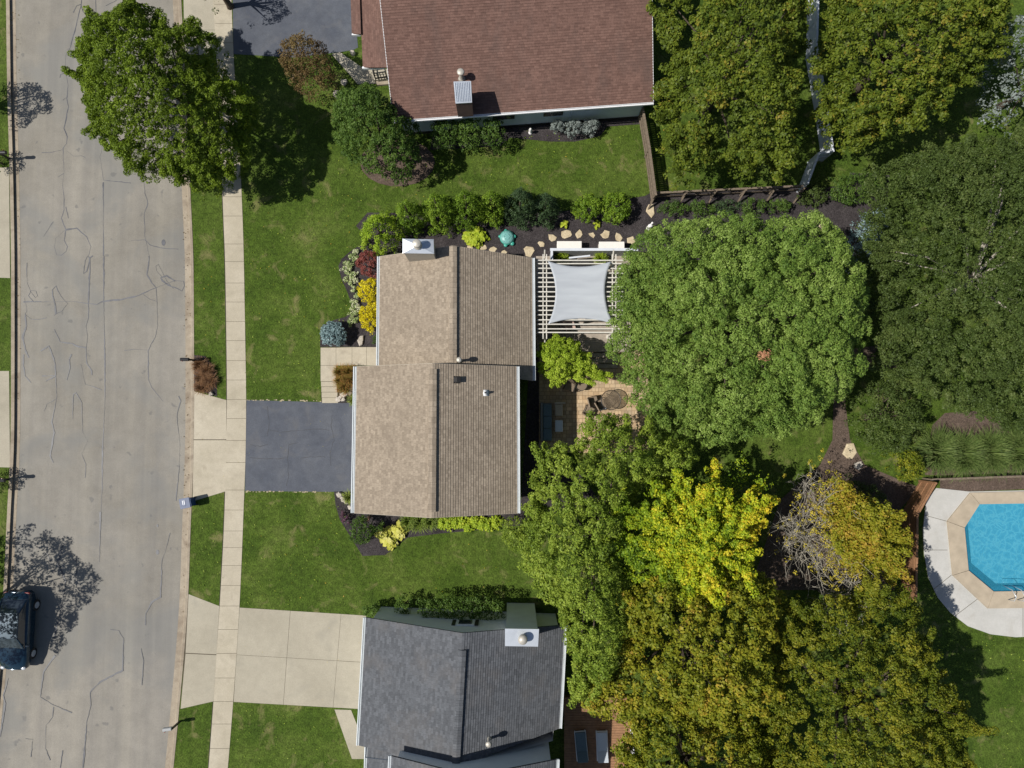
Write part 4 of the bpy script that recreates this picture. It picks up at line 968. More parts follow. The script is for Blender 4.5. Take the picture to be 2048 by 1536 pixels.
# ---------------------------------------------------------------- rear deck, pergola, sail
DZ = .45
mb = MB(); a0 = P(1072, 512, DZ); a1 = P(1262, 705, DZ); nb = int((a0.y - a1.y) / .14)
for i in range(nb):
    yy = a0.y - (i + .5) * .14; mb.box(((a0.x + a1.x) / 2, yy, DZ - .02), (a1.x - a0.x, .128, .04))
mb.box(((a0.x + a1.x) / 2, (a0.y + a1.y) / 2, DZ / 2 - .04), (a1.x - a0.x - .1, a0.y - a1.y - .1, DZ - .03))
dko = mb.build('deck', M['deckgrey']); tag(dko, 'weathered grey wooden deck under the pergola behind the tan roofed house', 'deck')
st = thing('deck_steps', P(1210, 715), 'dark wooden steps going down from the deck to the tan paver patio', 'steps')
for i in range(3):
    mb = MB(); z = DZ - .12 * (i + 1); mb.box((P(1208, 715).x, a1.y - .15 - i * .32, z - .02), (1.7, .3, .04)); mb.box((P(1208, 715).x, a1.y - .02 - i * .32, z - .05), (1.66, .02, .1)); mb.build('tread', M['deckgrey'], st)
PZ = 3.0
pg = thing('pergola', P(1160, 595), 'cream painted timber pergola over the deck beside the tan roof', 'pergola')
for u in (1086, 1093, 1224.5, 1231.5):
    mb = MB(); mb.bar(P(u, 509, PZ), P(u, 678, PZ), .05, .19); mb.build('beam', M['pergola'], pg)
for v in (521, 527.8, 537, 546.5, 555.8, 565, 574, 584, 593.5, 602.6, 612, 621, 630, 640, 648.7, 658, 665):
    mb = MB(); mb.bar(P(1074, v, PZ + .18), P(1246, v + random.uniform(-.3, .3), PZ + .18), .06, .16); mb.build('rafter', M['pergola'], pg)
for u, v in ((1089.6, 519), (1228, 519), (1089.6, 663), (1228, 663)):
    q = P(u, v, PZ); mb = MB(); mb.box((q.x, q.y, (PZ - .05 + DZ) / 2), (.13, .13, PZ - .05 - DZ)); mb.box((q.x, q.y, DZ + .06), (.22, .22, .12))
    for s_ in (-1, 1): mb.bar((q.x, q.y, PZ - .8), (q.x, q.y + s_ * .6, PZ - .12), .07, .07)
    mb.build('post', M['pergola'], pg)
# sail
SZ = PZ + .44
cs4 = [P(1095.5, 522, SZ), P(1222.5, 522.5, SZ), P(1227, 648, SZ), P(1096, 648, SZ)]
N = 24; V = []; F = []
for j in range(N + 1):
    for i in range(N + 1):
        u, v = i / N, j / N; p = cs4[0].lerp(cs4[1], u).lerp(cs4[3].lerp(cs4[2], u), v)
        ex = .44 * (4 * v * (1 - v)); ey = .32 * (4 * u * (1 - u))
        ex_ = ex * (1 - 2 * u); ey_ = ey * (1 - 2 * v)
        sag = -.06 * (16 * u * (1 - u) * v * (1 - v)) + .018 * math.sin(v * 34) * (4 * u * (1 - u))
        V.append((p.x + ex_, p.y - ey_, SZ + sag + .02 * math.sin((u * 3 + v * 5) * 6) * (abs(u - .5) * abs(v - .5) * 4)))
for j in range(N):
    for i in range(N): k = j * (N + 1) + i; F.append((k, k + N + 1, k + N + 2, k + 1))
me = bpy.data.meshes.new('shade_sail'); me.from_pydata(V, [], F); me.update(); sail = finish('shade_sail', me, M['sail'], None, True)
tag(sail, 'square pale grey fabric shade sail stretched on top of the pergola', 'shade sail')
sm = sail.modifiers.new('thickness', 'SOLIDIFY'); sm.thickness = .006
# screen wall north of the deck
sc_ = thing('privacy_screen', P(1180, 512), 'grey painted privacy wall behind the pergola with a pale top rail', 'screen wall')
y_s = P(1180, 514.5, 0).y; x0, x1 = P(1101, 514, .5).x, P(1265, 514, .5).x; HS = 1.85
mb = MB(); mb.box(((x0 + x1) / 2, y_s, HS / 2), (x1 - x0, .08, HS)); mb.box((x0, y_s - .3, HS / 2), (.08, .7, HS)); mb.build('wall_panel', M['screen'], sc_)
mb = MB(); mb.box(((x0 + x1) / 2, y_s + .02, HS + .03), (x1 - x0 + .2, .16, .06)); mb.box((x0, y_s - .33, HS + .025), (.14, .66, .06)); mb.build('top_rail', M['vinyl'], sc_)
for (u0, u1, v0, lab) in ((1114, 1163.5, 482, 'left of the two white storage boxes behind the grey privacy wall'), (1198, 1249, 483, 'right of the two white storage boxes behind the grey privacy wall')):
    zt = .75; p0, p1 = P(u0, v0, zt), P(u1, v0, zt); r_ = thing('storage_box', ((p0.x + p1.x) / 2, p0.y - .3, 0), lab, 'storage box', 'white storage boxes behind the deck wall')
    cx, w = (p0.x + p1.x) / 2, p1.x - p0.x; dp = p0.y - y_s - .08
    mb = MB(); mb.box((cx, p0.y - dp / 2, .33), (w - .06, dp - .04, .66)); mb.build('body', M['whitebox'], r_, bevel=.02)
    mb = MB(); mb.box((cx, p0.y - dp / 2, .71), (w, dp, .08)); mb.build('lid', M['whitebox'], r_, bevel=.025)
# bench on the deck, potted bushes
bn_ = thing('garden_bench', P(1160, 512), 'slanted grey bench between two potted bushes by the privacy wall', 'bench')
q0, q1 = P(1138, 505, 1.35), P(1180, 502, 1.35); yb = y_s - .25
mb = MB(); mb.bar((q0.x, yb - .12, 1.33), (q1.x, yb, 1.40), .1, .12); mb.build('back_rail', M['vinyl'], bn_)
mb = MB(); mb.box(((q0.x + q1.x) / 2, yb - .35, .9), (1.25, .42, .05), R(4)); mb.build('seat', M['dark'], bn_)
for s_ in (-.55, .55):
    for t_ in (-.5, -.18): mb = MB(); mb.box(((q0.x + q1.x) / 2 + s_, yb + t_, (.9 + DZ) / 2), (.05, .05, .9 - DZ)); mb.build('leg', M['dark'], bn_)
for (u, lab) in ((1122, 'bright green bush in a tub left of the grey bench'), (1200, 'bright green bush in a tub right of the grey bench')):
    q = P(u, 511, 1.0); q.y = y_s - .42; o_ = thing('potted_bush', (q.x, q.y, DZ), lab, 'potted plant', 'potted bushes by the privacy wall')
    mb = MB(); mb.lathe((q.x, q.y, DZ), [(.16, 0), (.22, .4), (.24, .42), (.2, .42), (.02, .38)], 16); mb.build('tub', M['dark'], o_)
    blades('foliage', (q.x, q.y, DZ + .4), .42, .5, 420, .035, L['hosta'], o_, base_t=.2)

# ---------------------------------------------------------------- patio furniture
def chair(loc, rz, label, cush, frame, name='patio_chair', w=.62, group=None, arms=True):
    r_ = thing(name, (0, 0, 0), label, 'chair', group)
    mb = MB(); mb.box((0, 0, .42), (w - .06, .56, .09)); mb.build('seat', cush, r_, bevel=.02)
    mb = MB(); mb.box((0, -.30, .72), (w - .06, .08, .6), rx=R(14)); mb.build('backrest', cush, r_, bevel=.02)
    if arms:
        for s_ in (-1, 1): mb = MB(); mb.tube([(s_ * w / 2, .28, .1), (s_ * w / 2, .27, .58), (s_ * w / 2, 0, .62), (s_ * w / 2, -.3, .62)], .02, 6); mb.build('armrest', frame, r_)
    for sx_ in (-1, 1):
        for sy_ in (-1, 1): mb = MB(); mb.tube([(sx_ * (w / 2 - .04), sy_ * .24, .38), (sx_ * (w / 2 - .01), sy_ * .28, 0)], .018, 6); mb.build('leg', frame, r_)
    r_.location = loc; r_.rotation_euler = (0, 0, rz); return r_
def at(u, v, z): p = P(u, v, z + .5); return (p.x, p.y, z)
chair(at(1140, 649, DZ), R(-70), 'dusty pink cushioned chair under the lower rafters of the pergola', M['cush_pink'], M['dark'], 'lounge_chair', .7)
chair(at(1110, 660, DZ), R(200), 'tan cushioned chair beside the lower left pergola post', M['cush_tan'], M['dark'], 'lounge_chair', .65)
chair(at(1106, 574, DZ), R(80), 'pale chair peeking out from the left edge of the shade sail', M['cush_tan'], M['pergola'], 'lounge_chair', .6)
# iron swivel chairs by the lime tree
chair(at(1140, 772, .03), R(160), 'dark woven iron chair half under the lime green tree', M['meshtop'], M['dark'], 'iron_chair', .66)
q = Vector(at(1163, 770, .03)); tb = thing('side_table', (q.x, q.y, .03), 'small glass top iron table right of the dark woven chair', 'table')
mb = MB(); mb.lathe((q.x, q.y, .5), [(.33, 0), (.33, .03), (.31, .03)], 24); mb.build('tabletop', M['meshtop'], tb)
mb = MB(); mb.tube([(q.x + .35 * math.cos(a_), q.y + .35 * math.sin(a_), .54) for a_ in np.linspace(0, 2 * PI, 25)], .022, 6); mb.build('rim', M['dark'], tb)
for k in range(3): a_ = k * 2.09; mb = MB(); mb.tube([(q.x + .28 * math.cos(a_), q.y + .28 * math.sin(a_), .52), (q.x + .36 * math.cos(a_), q.y + .36 * math.sin(a_), .03)], .018, 6); mb.build('leg', M['dark'], tb)
# round dining table
q = P(1222, 800, .78); tb = thing('round_table', (q.x, q.y, .03), 'round bronze mesh topped table on the patio next to the big tree', 'table')
mb = MB()
for r_ in np.arange(.05, .58, .035): mb.tube([(q.x + r_ * math.cos(a_), q.y + r_ * math.sin(a_), .76) for a_ in np.linspace(0, 2 * PI, 25)], .009, 4)
for k in range(44):
    a_ = 2 * PI * k / 44; mb.tube([(q.x + .04 * math.cos(a_), q.y + .04 * math.sin(a_), .765), (q.x + .58 * math.cos(a_), q.y + .58 * math.sin(a_), .765)], .006, 4)
mb.build('mesh_top', M['meshtop'], tb)
mb = MB(); mb.tube([(q.x + .6 * math.cos(a_), q.y + .6 * math.sin(a_), .765) for a_ in np.linspace(0, 2 * PI, 33)], .022, 6); mb.build('rim', M['dark'], tb)
for k in range(4): a_ = k * PI / 2 + .4; mb = MB(); mb.tube([(q.x + .1 * math.cos(a_), q.y + .1 * math.sin(a_), .75), (q.x + .25 * math.cos(a_), q.y + .25 * math.sin(a_), .4), (q.x + .48 * math.cos(a_), q.y + .48 * math.sin(a_), .03)], .02, 6); mb.build('leg', M['dark'], tb)
chair(at(1187, 803, .03), R(-75), 'bronze mesh chair left of the round mesh table', M['meshtop'], M['dark'], 'iron_chair', .62, 'mesh chairs round the patio table')
chair(at(1202, 808, .03), R(-60), 'bronze mesh chair pushed against the round mesh table', M['meshtop'], M['dark'], 'iron_chair', .62, 'mesh chairs round the patio table')
chair(at(1178, 822, .03), R(-25), 'bronze mesh chair half hidden under the green tree edge below the table', M['meshtop'], M['dark'], 'iron_chair', .62, 'mesh chairs round the patio table')
q = P(1207, 815, .5); cl = thing('cool_box', (q.x, q.y, .03), 'small blue cool box with a white lid below the round table', 'cool box')
mb = MB(); mb.box((q.x, q.y, .22), (.36, .26, .36), R(20)); mb.build('body', M['blue'], cl, bevel=.02); mb = MB(); mb.box((q.x, q.y, .43), (.38, .28, .06), R(20)); mb.build('lid', M['cush_white'], cl, bevel=.02)
# sectional sofa
sf = thing('sectional_sofa', P(1095, 840, .03), 'slate grey L-shaped sectional sofa along the patio in the house shadow', 'sofa')
A, B = P(1081, 806, .5), P(1104, 882, .5)
mb = MB(); mb.box(((A.x + B.x) / 2, (A.y + B.y) / 2, .2), (B.x - A.x, A.y - B.y, .34)); mb.box((A.x + .06, (A.y + B.y) / 2, .52), (.12, A.y - B.y, .5)); mb.build('frame', M['wicker'], sf, bevel=.02)
for k in range(3):
    ya = A.y - .08 - k * (A.y - B.y - .1) / 3; hh = (A.y - B.y - .1) / 3 - .02; mb = MB(); mb.box((A.x + .15 + (B.x - A.x - .15) / 2, ya - hh / 2, .44), (B.x - A.x - .17, hh, .14)); mb.build('seat_cushion', M['cush_dark'], sf, bevel=.03)
for (v, m_, lab, nm) in ((820, 'cush_tan', 'tan cushioned footstool against the upper end of the slate sofa', 'footstool'), (852, 'cush_white', 'pale blue-white footstool against the lower end of the slate sofa', 'footstool')):
    q = P(1118, v, .45); fs_ = thing(nm, (q.x, q.y, .03), lab, 'footstool', 'footstools by the sofa')
    mb = MB(); mb.box((q.x, q.y, .2), (.44, .68, .32)); mb.build('base', M['wicker'], fs_, bevel=.02); mb = MB(); mb.box((q.x, q.y, .42), (.48, .72, .12)); mb.build('cushion', M[m_], fs_, bevel=.04)
mb = MB(); q = P(1120, 806, .5); mb.box((q.x, q.y, .52), (.66, .12, .1)); mb.box((q.x, q.y, .25), (.6, .08, .5)); tag(mb.build('sofa_arm_table', M['cush_tan']), 'narrow tan armrest shelf above the tan footstool', 'shelf')

# ---------------------------------------------------------------- turtle sandbox, stones, statue
q = P(1014, 474, .28); tt = thing('turtle_sandbox', (q.x, q.y, .02), 'round teal turtle-shaped sandbox with lid in the dark mulch', 'sandbox')
mb = MB(); mb.lathe((q.x, q.y, .02), [(.40, 0), (.46, .05), (.46, .18), (.42, .2)], 26)
for a_, r1, s1 in ((-48, .50, .14), (-100, .48, .13), (10, .47, .12), (100, .46, .1), (170, .46, .1)):
    mb.sph((q.x + r1 * math.cos(R(a_)), q.y + r1 * math.sin(R(a_)), .12), s1, 8, sc=(1, 1, .6))
mb.build('base', M['teal'], tt, True)
mb = MB(); mb.lathe((q.x, q.y, .18), [(.42, 0), (.43, .04), (.36, .10), (.25, .15), (.1, .175), (.01, .18)], 26)
for k in range(6): a_ = k * PI / 3; mb.tube([(q.x + .12 * math.cos(a_), q.y + .12 * math.sin(a_), .36), (q.x + .36 * math.cos(a_), q.y + .36 * math.sin(a_), .285)], .012, 5)
mb.tube([(q.x + .2 * math.cos(a_), q.y + .2 * math.sin(a_), .348) for a_ in np.linspace(0, 2 * PI, 7)], .012, 5)
mb.build('lid', M['teal2'], tt, True)
def stone(u, v, r, h, name, label, mat, group=None, sx=1, sy=1, rot=0, z=.02, cat='stone'):
    c = P(u, v, 0); n = random.randint(5, 8); pts = []
    for k in range(n):
        a_ = 2 * PI * k / n + random.uniform(-.38, .38); rr = r * random.uniform(.72, 1.22); x, y = rr * math.cos(a_) * sx, rr * math.sin(a_) * sy
        pts.append(Vector((c.x + x * math.cos(rot) - y * math.sin(rot), c.y + x * math.sin(rot) + y * math.cos(rot), 0)))
    mb = MB(); m = len(pts); top = [Vector((c.x + (p.x - c.x) * .86, c.y + (p.y - c.y) * .86, z + h * random.uniform(.88, 1.05))) for p in pts]
    lo = [Vector((p.x, p.y, z - .03)) for p in pts]; md = [Vector((p.x, p.y, z + h * .7)) for p in pts]
    ct = Vector((c.x, c.y, z + h * 1.04))
    mb.add(lo + md + top + [ct], [(i, (i + 1) % m, m + (i + 1) % m, m + i) for i in range(m)] + [(m + i, m + (i + 1) % m, 2 * m + (i + 1) % m, 2 * m + i) for i in range(m)] + [(2 * m + i, 2 * m + (i + 1) % m, 3 * m) for i in range(m)])
    o = mb.build(name, mat); return tag(o, label, cat, group)
SS = [(941, 494, .24, 'first'), (965, 494, .28, 'second'), (986, 499, .26, 'third'), (1009, 505, .22, 'fourth'), (1057, 503, .36, 'fifth'), (1082, 488, .28, 'sixth'), (1104, 475, .29, 'seventh'), (1132, 470, .32, 'eighth'), (1158, 468, .30, 'ninth'), (1185, 470, .25, 'tenth'), (1211, 470, .33, 'eleventh'), (1237, 475, .28, 'twelfth'), (1262, 482, .30, 'thirteenth')]
for u, v, r, w_ in SS:
    stone(u, v, r, .04, 'stepping_stone', w_ + ' tan stepping stone from the left along the curved path by the deck', M['stone'], 'stepping stones in the dark mulch', random.uniform(.85, 1.15), random.uniform(.75, 1))
stone(722, 681, .30, .16, 'boulder', 'pale wedge-shaped rock in mulch beside the blue spruce', M['rock'], None, .75, 1.15)
stone(423, 788, .17, .2, 'boulder', 'cream rock at the tip of the mailbox bed next to the driveway apron', M['rock'])
stone(1302, 421, .42, .08, 'flagstone', 'tan flagstone below the corner of the brown fences', M['stone'], None, .7, 1)
stone(1645, 455, .36, .1, 'flagstone', 'tan flagstone at the upper right of the big round tree', M['stone'])
stone(1700, 902, .45, .1, 'flagstone', 'flat grey-tan flagstone right of the big round tree near the lawn', M['stone'])
stone(1716, 931, .28, .1, 'flagstone', 'smaller grey stone just below the flat flagstone by the lawn', M['rock'])
stone(1735, 1035, .4, .3, 'boulder', 'grey boulder in deep shade left of the brown pool fence', M['rock'])
stone(678, 190, .3, .25, 'boulder', 'pale rock between the bronze shrub and the small tree by the porch', M['rock'], None, 1.2, 1)
stone(688, 165, .22, .1, 'boulder', 'flat pale rock beside the porch walkway', M['rock'])
stone(706, 108, .16, .3, 'boulder', 'upright pale rock by the red-brown roof above the walkway', M['rock'])
for (cx, cy, ln, ang, nn, lab) in ((693, 790, 1.0, 38, 9, 'rough pale wall stone beside the walkway steps'), (688, 999, 1.0, -45, 11, 'rough pale wall stone in the bed corner below the driveway')):
    for k in range(nn):
        t_ = (k / (nn - 1) - .5) * ln * 38; s_ = random.uniform(-5, 5)
        stone(cx + t_ * math.cos(R(ang)) + s_ * .5, cy - t_ * math.sin(R(ang)) + s_, random.uniform(.10, .2), random.uniform(.12, .3), 'wall_stone', lab, M['rock'], lab.replace('stone', 'stones', 1), random.uniform(.7, 1.3), random.uniform(.6, 1))
c = P(1299, 454, .3); stt = thing('garden_statue', (c.x, c.y, .02), 'small white bird-like garden statue in the mulch left of the big tree', 'statue')
mb = MB(); mb.lathe((c.x, c.y, .02), [(.16, 0), (.16, .06), (.09, .1), (.06, .3), (.1, .42), (.05, .5)], 14); mb.build('pedestal', M['statue'], stt, True)
mb = MB(); mb.sph((c.x, c.y, .58), .13, 10, sc=(1.2, .9, .9)); mb.sph((c.x + .1, c.y + .14, .72), .07, 8); mb.tube([(c.x, c.y + .05, .6), (c.x + .08, c.y + .14, .7)], .04, 8); mb.build('figure', M['statue'], stt, True)

c = P(1061, 262, .3); stt = thing('garden_statue', (c.x, c.y, .02), 'small pale statue against the blue wall right of the foundation shrubs', 'statue')
mb = MB(); mb.lathe((c.x, c.y, .02), [(.13, 0), (.13, .06), (.07, .1), (.07, .3), (.12, .42), (.06, .5), (.08, .58), (.02, .66)], 14); mb.build('figure', M['statue'], stt, True)

# ---------------------------------------------------------------- street things
def mailbox(u, v, ang, label, mat='black', h=1.05):
    c = P(u, v, 0); r_ = thing('mailbox', (c.x, c.y, 0), label, 'mailbox', 'mailboxes along the kerb'); Z = Vector((0, 0, 1))
    mb = MB(); mb.box(c + Z * (h / 2), (.1, .1, h)); mb.bar(c + Z * (h - .12), c + Vector((-.45 * math.cos(ang), -.45 * math.sin(ang), h - .12)), .08, .08); mb.build('post', M['dark'], r_)
    d = Vector((-math.cos(ang), -math.sin(ang), 0)); s = Vector((-d.y, d.x, 0)); a = c + d * .02 + Z * h; b = c + d * .52 + Z * h; mb = MB(); V = []
    prof = [(-.1, -.06), (.1, -.06), (.1, .06), (.07, .12), (0, .15), (-.07, .12), (-.1, .06)]
    for p in (a, b): V += [p + s * x + Z * z for x, z in prof]
    n = 7; mb.add(V, [(i, (i + 1) % n, n + (i + 1) % n, n + i) for i in range(n)] + [tuple(range(n))[::-1], tuple(range(n, 2 * n))]); mb.build('box', M[mat], r_)
    mb = MB(); mb.box(c + d * .4 + s * .115 + Z * (h + .08), (.03, .02, .16)); mb.build('flag', M['red'], r_); return r_
mailbox(394, 722, 0, 'black mailbox beside the red grass bed at the kerb of the main plot')
mailbox(361, 1442, R(8), 'dark mailbox on a post at the kerb near the bottom edge', 'screen')
mailbox(20, 318, PI, 'black mailbox across the street near the top left edge')
mailbox(18, 958, PI, 'black mailbox across the street beside the kerb at mid left edge')
c = P(384, 1003, 0); bn2 = thing('recycling_bin', (c.x, c.y, ZR), 'dark blue wheeled recycling bin standing in the gutter', 'bin')
mb = MB()
b0 = [(-.26, -.28), (.26, -.28), (.26, .28), (-.26, .28)]; rot = R(12)
def rp(x, y, z): return (c.x + x * math.cos(rot) - y * math.sin(rot), c.y + x * math.sin(rot) + y * math.cos(rot), z)
V = [rp(x * .85, y * .85, ZR + .05) for x, y in b0] + [rp(x, y, .88) for x, y in b0]; mb.add(V, [(0, 1, 5, 4), (1, 2, 6, 5), (2, 3, 7, 6), (3, 0, 4, 7), (3, 2, 1, 0), (4, 5, 6, 7)]); mb.build('body', M['binblue'], bn2)
mb = MB(); mb.box(rp(-.02, 0, .92), (.62, .62, .06), rot); mb.tube([rp(.33, -.25, .9), rp(.33, .25, .9)], .025, 8); mb.box(rp(-.1, 0, .955), (.26, .36, .012), rot); mb.build('lid', M['binblue'], bn2, bevel=.015)
mb = MB(); mb.box(rp(-.12, .05, .965), (.05, .26, .006), rot); mb.box(rp(-.02, .05, .965), (.05, .26, .006), rot); mb.build('emblem', M['vinyl'], bn2)
for s_ in (-.24, .24): mb = MB(); mb.tube([rp(.26, s_ - .03, ZR + .1), rp(.26, s_ + .03, ZR + .1)], .1, 12); mb.build('wheel', M['tyre'], bn2)
# parked car (front towards the bottom of the picture)
cc_ = P(30, 1262, .7); car = thing('parked_car', (0, 0, 0), 'dark blue car parked at the left kerb in tree shade, cut by the frame edge', 'car')
st_ = [(-2.35, .55, .30, .52, .70), (-2.2, .78, .24, .66, .76), (-1.7, .88, .20, .82, .80), (-1.0, .91, .20, .92, .86), (0, .92, .20, .96, .88), (1.0, .91, .20, .97, .88), (1.8, .88, .22, .98, .84), (2.25, .78, .28, .92, .76), (2.38, .62, .36, .80, .66)]
mb = MB(); V = []
for (y_, w_, zl, zt, wt) in st_:
    V += [(-w_ * .93, y_, zl), (-w_, y_, (zl + zt) / 2), (-w_ * .97, y_, zt - .08), (-wt * w_ * .98, y_, zt), (0, y_, zt + .035), (wt * w_ * .98, y_, zt), (w_ * .97, y_, zt - .08), (w_, y_, (zl + zt) / 2), (w_ * .93, y_, zl)]
n = 9; F = [(i * n + k, i * n + k + 1, (i + 1) * n + k + 1, (i + 1) * n + k) for i in range(len(st_) - 1) for k in range(n - 1)] + [tuple(range(n)), tuple(range((len(st_) - 1) * n, len(st_) * n))[::-1]]
mb.add(V, F); bd_ = mb.build('body', M['carpaint'], car, True)
mb = MB(); V = []; gh = [(-.95, .78, .93, 0), (-.25, .66, 1.38, 1), (1.25, .64, 1.40, 1), (1.95, .74, .98, 0)]
for (y_, w_, z_, t_) in gh: V += [(-w_, y_, z_), (w_, y_, z_)]
lo_ = [(-.80, -1.0, .9), (.80, -1.0, .9), (.80, 2.0, .93), (-.80, 2.0, .93)]
mb.add(V + lo_, [(0, 1, 3, 2), (4, 5, 7, 6), (8, 0, 2, 4, 6, 11), (1, 9, 10, 7, 5, 3), (8, 9, 1, 0), (6, 7, 10, 11)]); mb.build('windows', M['glass'], car)
mb = MB(); mb.prism([Vector((-.66, -.27, 0)), Vector((.66, -.27, 0)), Vector((.64, 1.28, 0)), Vector((-.64, 1.28, 0))], 1.36, 1.425); mb.build('roof', M['carpaint'], car, bevel=.03)
for sx_ in (-1, 1):
    mb = MB(); mb.bar((sx_ * .78, -.95, .95), (sx_ * .66, -.27, 1.4), .06, .05); mb.build('pillar', M['carpaint'], car); mb = MB(); mb.bar((sx_ * .64, 1.28, 1.4), (sx_ * .74, 1.95, .99), .07, .05); mb.build('pillar', M['carpaint'], car)
    mb = MB(); mb.box((sx_ * 1.02, -.75, .98), (.2, .12, .14)); mb.build('mirror', M['carpaint'], car, bevel=.02)
    mb = MB(); mb.sph((sx_ * .62, -2.2, .62), .14, 8, sc=(1.1, .8, .5)); mb.build('headlight', M['lamp'], car, True)
    mb = MB(); mb.box((sx_ * .62, 2.28, .78), (.3, .12, .12)); mb.build('tail_light', M['red'], car, bevel=.02)
    for y_ in (-1.45, 1.45):
        mb = MB(); mb.tube([(sx_ * .70, y_, .2), (sx_ * .885, y_, .2)], .33, 20); w__ = mb.build('wheel', M['tyre'], car)
        mb = MB(); mb.tube([(sx_ * .88, y_, .2), (sx_ * .90, y_, .2)], .2, 14); mb.build('rim', M['metal'], w__)
car.location = (cc_.x, cc_.y, 0); car.rotation_euler = (0, 0, R(-2))

# ---------------------------------------------------------------- bottom right deck
BD = .5
mb = MB(); a0 = P(1128, 1395, BD); a1 = P(1262, 1620, BD); nb = int((a0.y - a1.y) / .15)
for i in range(nb): mb.box(((a0.x + a1.x) / 2, a0.y - (i + .5) * .15, BD - .02), (a1.x - a0.x, .137, .04))
mb.box(((a0.x + a1.x) / 2, (a0.y + a1.y) / 2, .2), (a1.x - a0.x - .1, a0.y - a1.y - .1, .44))
tag(mb.build('deck', M['deckbrown']), 'brown wooden deck beside the dark grey roofed house', 'deck')
rl = thing('deck_railing', (a1.x, a1.y, BD), 'white railing along the outer edge of the brown deck', 'railing')
mb = MB(); mb.bar((a1.x, a0.y, BD + .95), (a1.x, a1.y, BD + .95), .12, .05); mb.bar((a1.x, a0.y, BD + .12), (a1.x, a1.y, BD + .12), .05, .05); mb.build('handrail', M['white'], rl)
mb = MB()
for i in range(45): yy = a0.y - i * .15; mb.bar((a1.x, yy, BD), (a1.x, yy, BD + .93), .03, .03)
mb.build('balusters', M['white'], rl)
def lounger(u, v, rz, lab, m_):
    c = P(u, v, BD + .4); r_ = thing('sun_lounger', (0, 0, 0), lab, 'sun lounger')
    mb = MB(); mb.box((0, .25, .32), (.62, 1.15, .1)); mb.box((0, -.55, .48), (.62, .6, .09), rx=R(-28)); mb.build('cushion', M[m_], r_, bevel=.03)
    mb = MB(); mb.box((0, 0, .24), (.7, 1.75, .05)); mb.build('frame', M['white'], r_)
    for a_ in (-.3, .3):
        for b_ in (-.8, .8): mb = MB(); mb.box((a_, b_, .11), (.05, .05, .22)); mb.build('leg', M['white'], r_)
    r_.location = (c.x, c.y, BD); r_.rotation_euler = (0, 0, rz); return r_
lounger(1205, 1494, R(2), 'white-framed lounger with a pale blue cushion on the brown deck', 'cush_white')
lounger(1163, 1494, R(5), 'slate cushioned lounger nearer the house on the brown deck', 'cush_dark')
c = P(1150, 1285, .8); mb = MB(); mb.prism([Vector((c.x - .5, c.y - .35, 0)), Vector((c.x + .4, c.y - .4, 0)), Vector((c.x + .35, c.y + .35, 0)), Vector((c.x - .4, c.y + .4, 0))], .1, .8); mb.prism([Vector((c.x - .45, c.y - .3, 0)), Vector((c.x + .3, c.y - .3, 0)), Vector((c.x + .1, c.y + .25, 0)), Vector((c.x - .35, c.y + .3, 0))], .8, .95)
tag(mb.build('covered_grill', M['blue'], bevel=.04), 'blue covered grill right of the dark grey roof edge', 'grill')

# ---------------------------------------------------------------- big trees
# the large round tree in the middle right
big = [(1262,480),(1290,470),(1310,448),(1360,438),(1440,432),(1520,436),(1590,430),(1640,440),(1672,470),(1700,520),(1716,590),(1718,660),(1712,740),(1690,790),(1650,810),(1622,850),(1585,868),(1540,878),(1500,880),(1450,885),(1415,892),(1385,870),(1350,868),(1310,850),(1280,830),(1262,800),(1252,770),(1240,735),(1212,700),(1215,665),(1208,635),(1215,600),(1225,560),(1245,520)]
tree('round_tree', big, 2.2, 4.0, 8.6, L['linden'], 'very large dense round green tree filling the right half of the plot', 'tree', None, cs=.27, leaf=.105, k=66, lobe=1.7, lobeh=.65, gap=.08, cr=.22, trunk=.34, tips=16, hout=5.0, wob=.18, profile=.55,
     tintf=lambda p: np.sin(p[:, 0] * .9 + 1.3 * np.sin(p[:, 1] * .7)) * .06)
# small autumn branch in it
C_ = np.array([list(P(1529 + a, 710 + b, 8.9)) for a, b in ((0, 0), (7, -4), (-7, 3), (4, 6), (-4, -5))])
br = thing('dead_branch', C_[0], 'small patch of orange dead leaves on top of the large round tree', 'branch')
leaf_mesh('leaves', *clumps_to_leaves(C_, .2, 36, .12, .2, tintf=lambda p: np.full(len(p), .35)), leafm('orange_dead_leaves', [(0, (.25, .12, .06)), (1, (.55, .30, .17))]), br)
mb = MB(); mb.tube([C_[0] + np.array([0, 0, -1.2]), C_[0]], [.04, .015], 6); mb.build('twig', M['bark'], br)

loc = [(150,110),(185,40),(245,8),(300,10),(330,40),(350,62),(400,40),(430,60),(440,100),(430,120),(470,150),(505,180),(500,225),(490,270),(500,300),(480,330),(440,345),(430,370),(385,372),(350,350),(300,345),(270,352),(240,330),(225,295),(190,280),(168,235),(180,215),(160,200),(165,170),(145,140)]
tree('locust_tree', loc, 1.8, 2.8, 7.0, L['locust'], 'feathery green street tree at the upper left, beside the pavement', 'tree', None, cs=.29, leaf=.105, k=96, lobe=1.3, lobeh=.6, gap=.05, trunk=.22, hout=4.6, wob=.35, profile=.75, fingers=50, base=tuple(P(432, 262)[:2]), jit=.75)
mp_a = [(1312,0),(1345,-60),(1605,-60),(1606,40),(1596,110),(1585,180),(1592,240),(1580,300),(1560,330),(1540,310),(1500,345),(1450,340),(1430,310),(1380,345),(1350,325),(1340,300),(1312,230),(1305,195),(1318,160),(1350,130),(1350,100),(1320,30)]
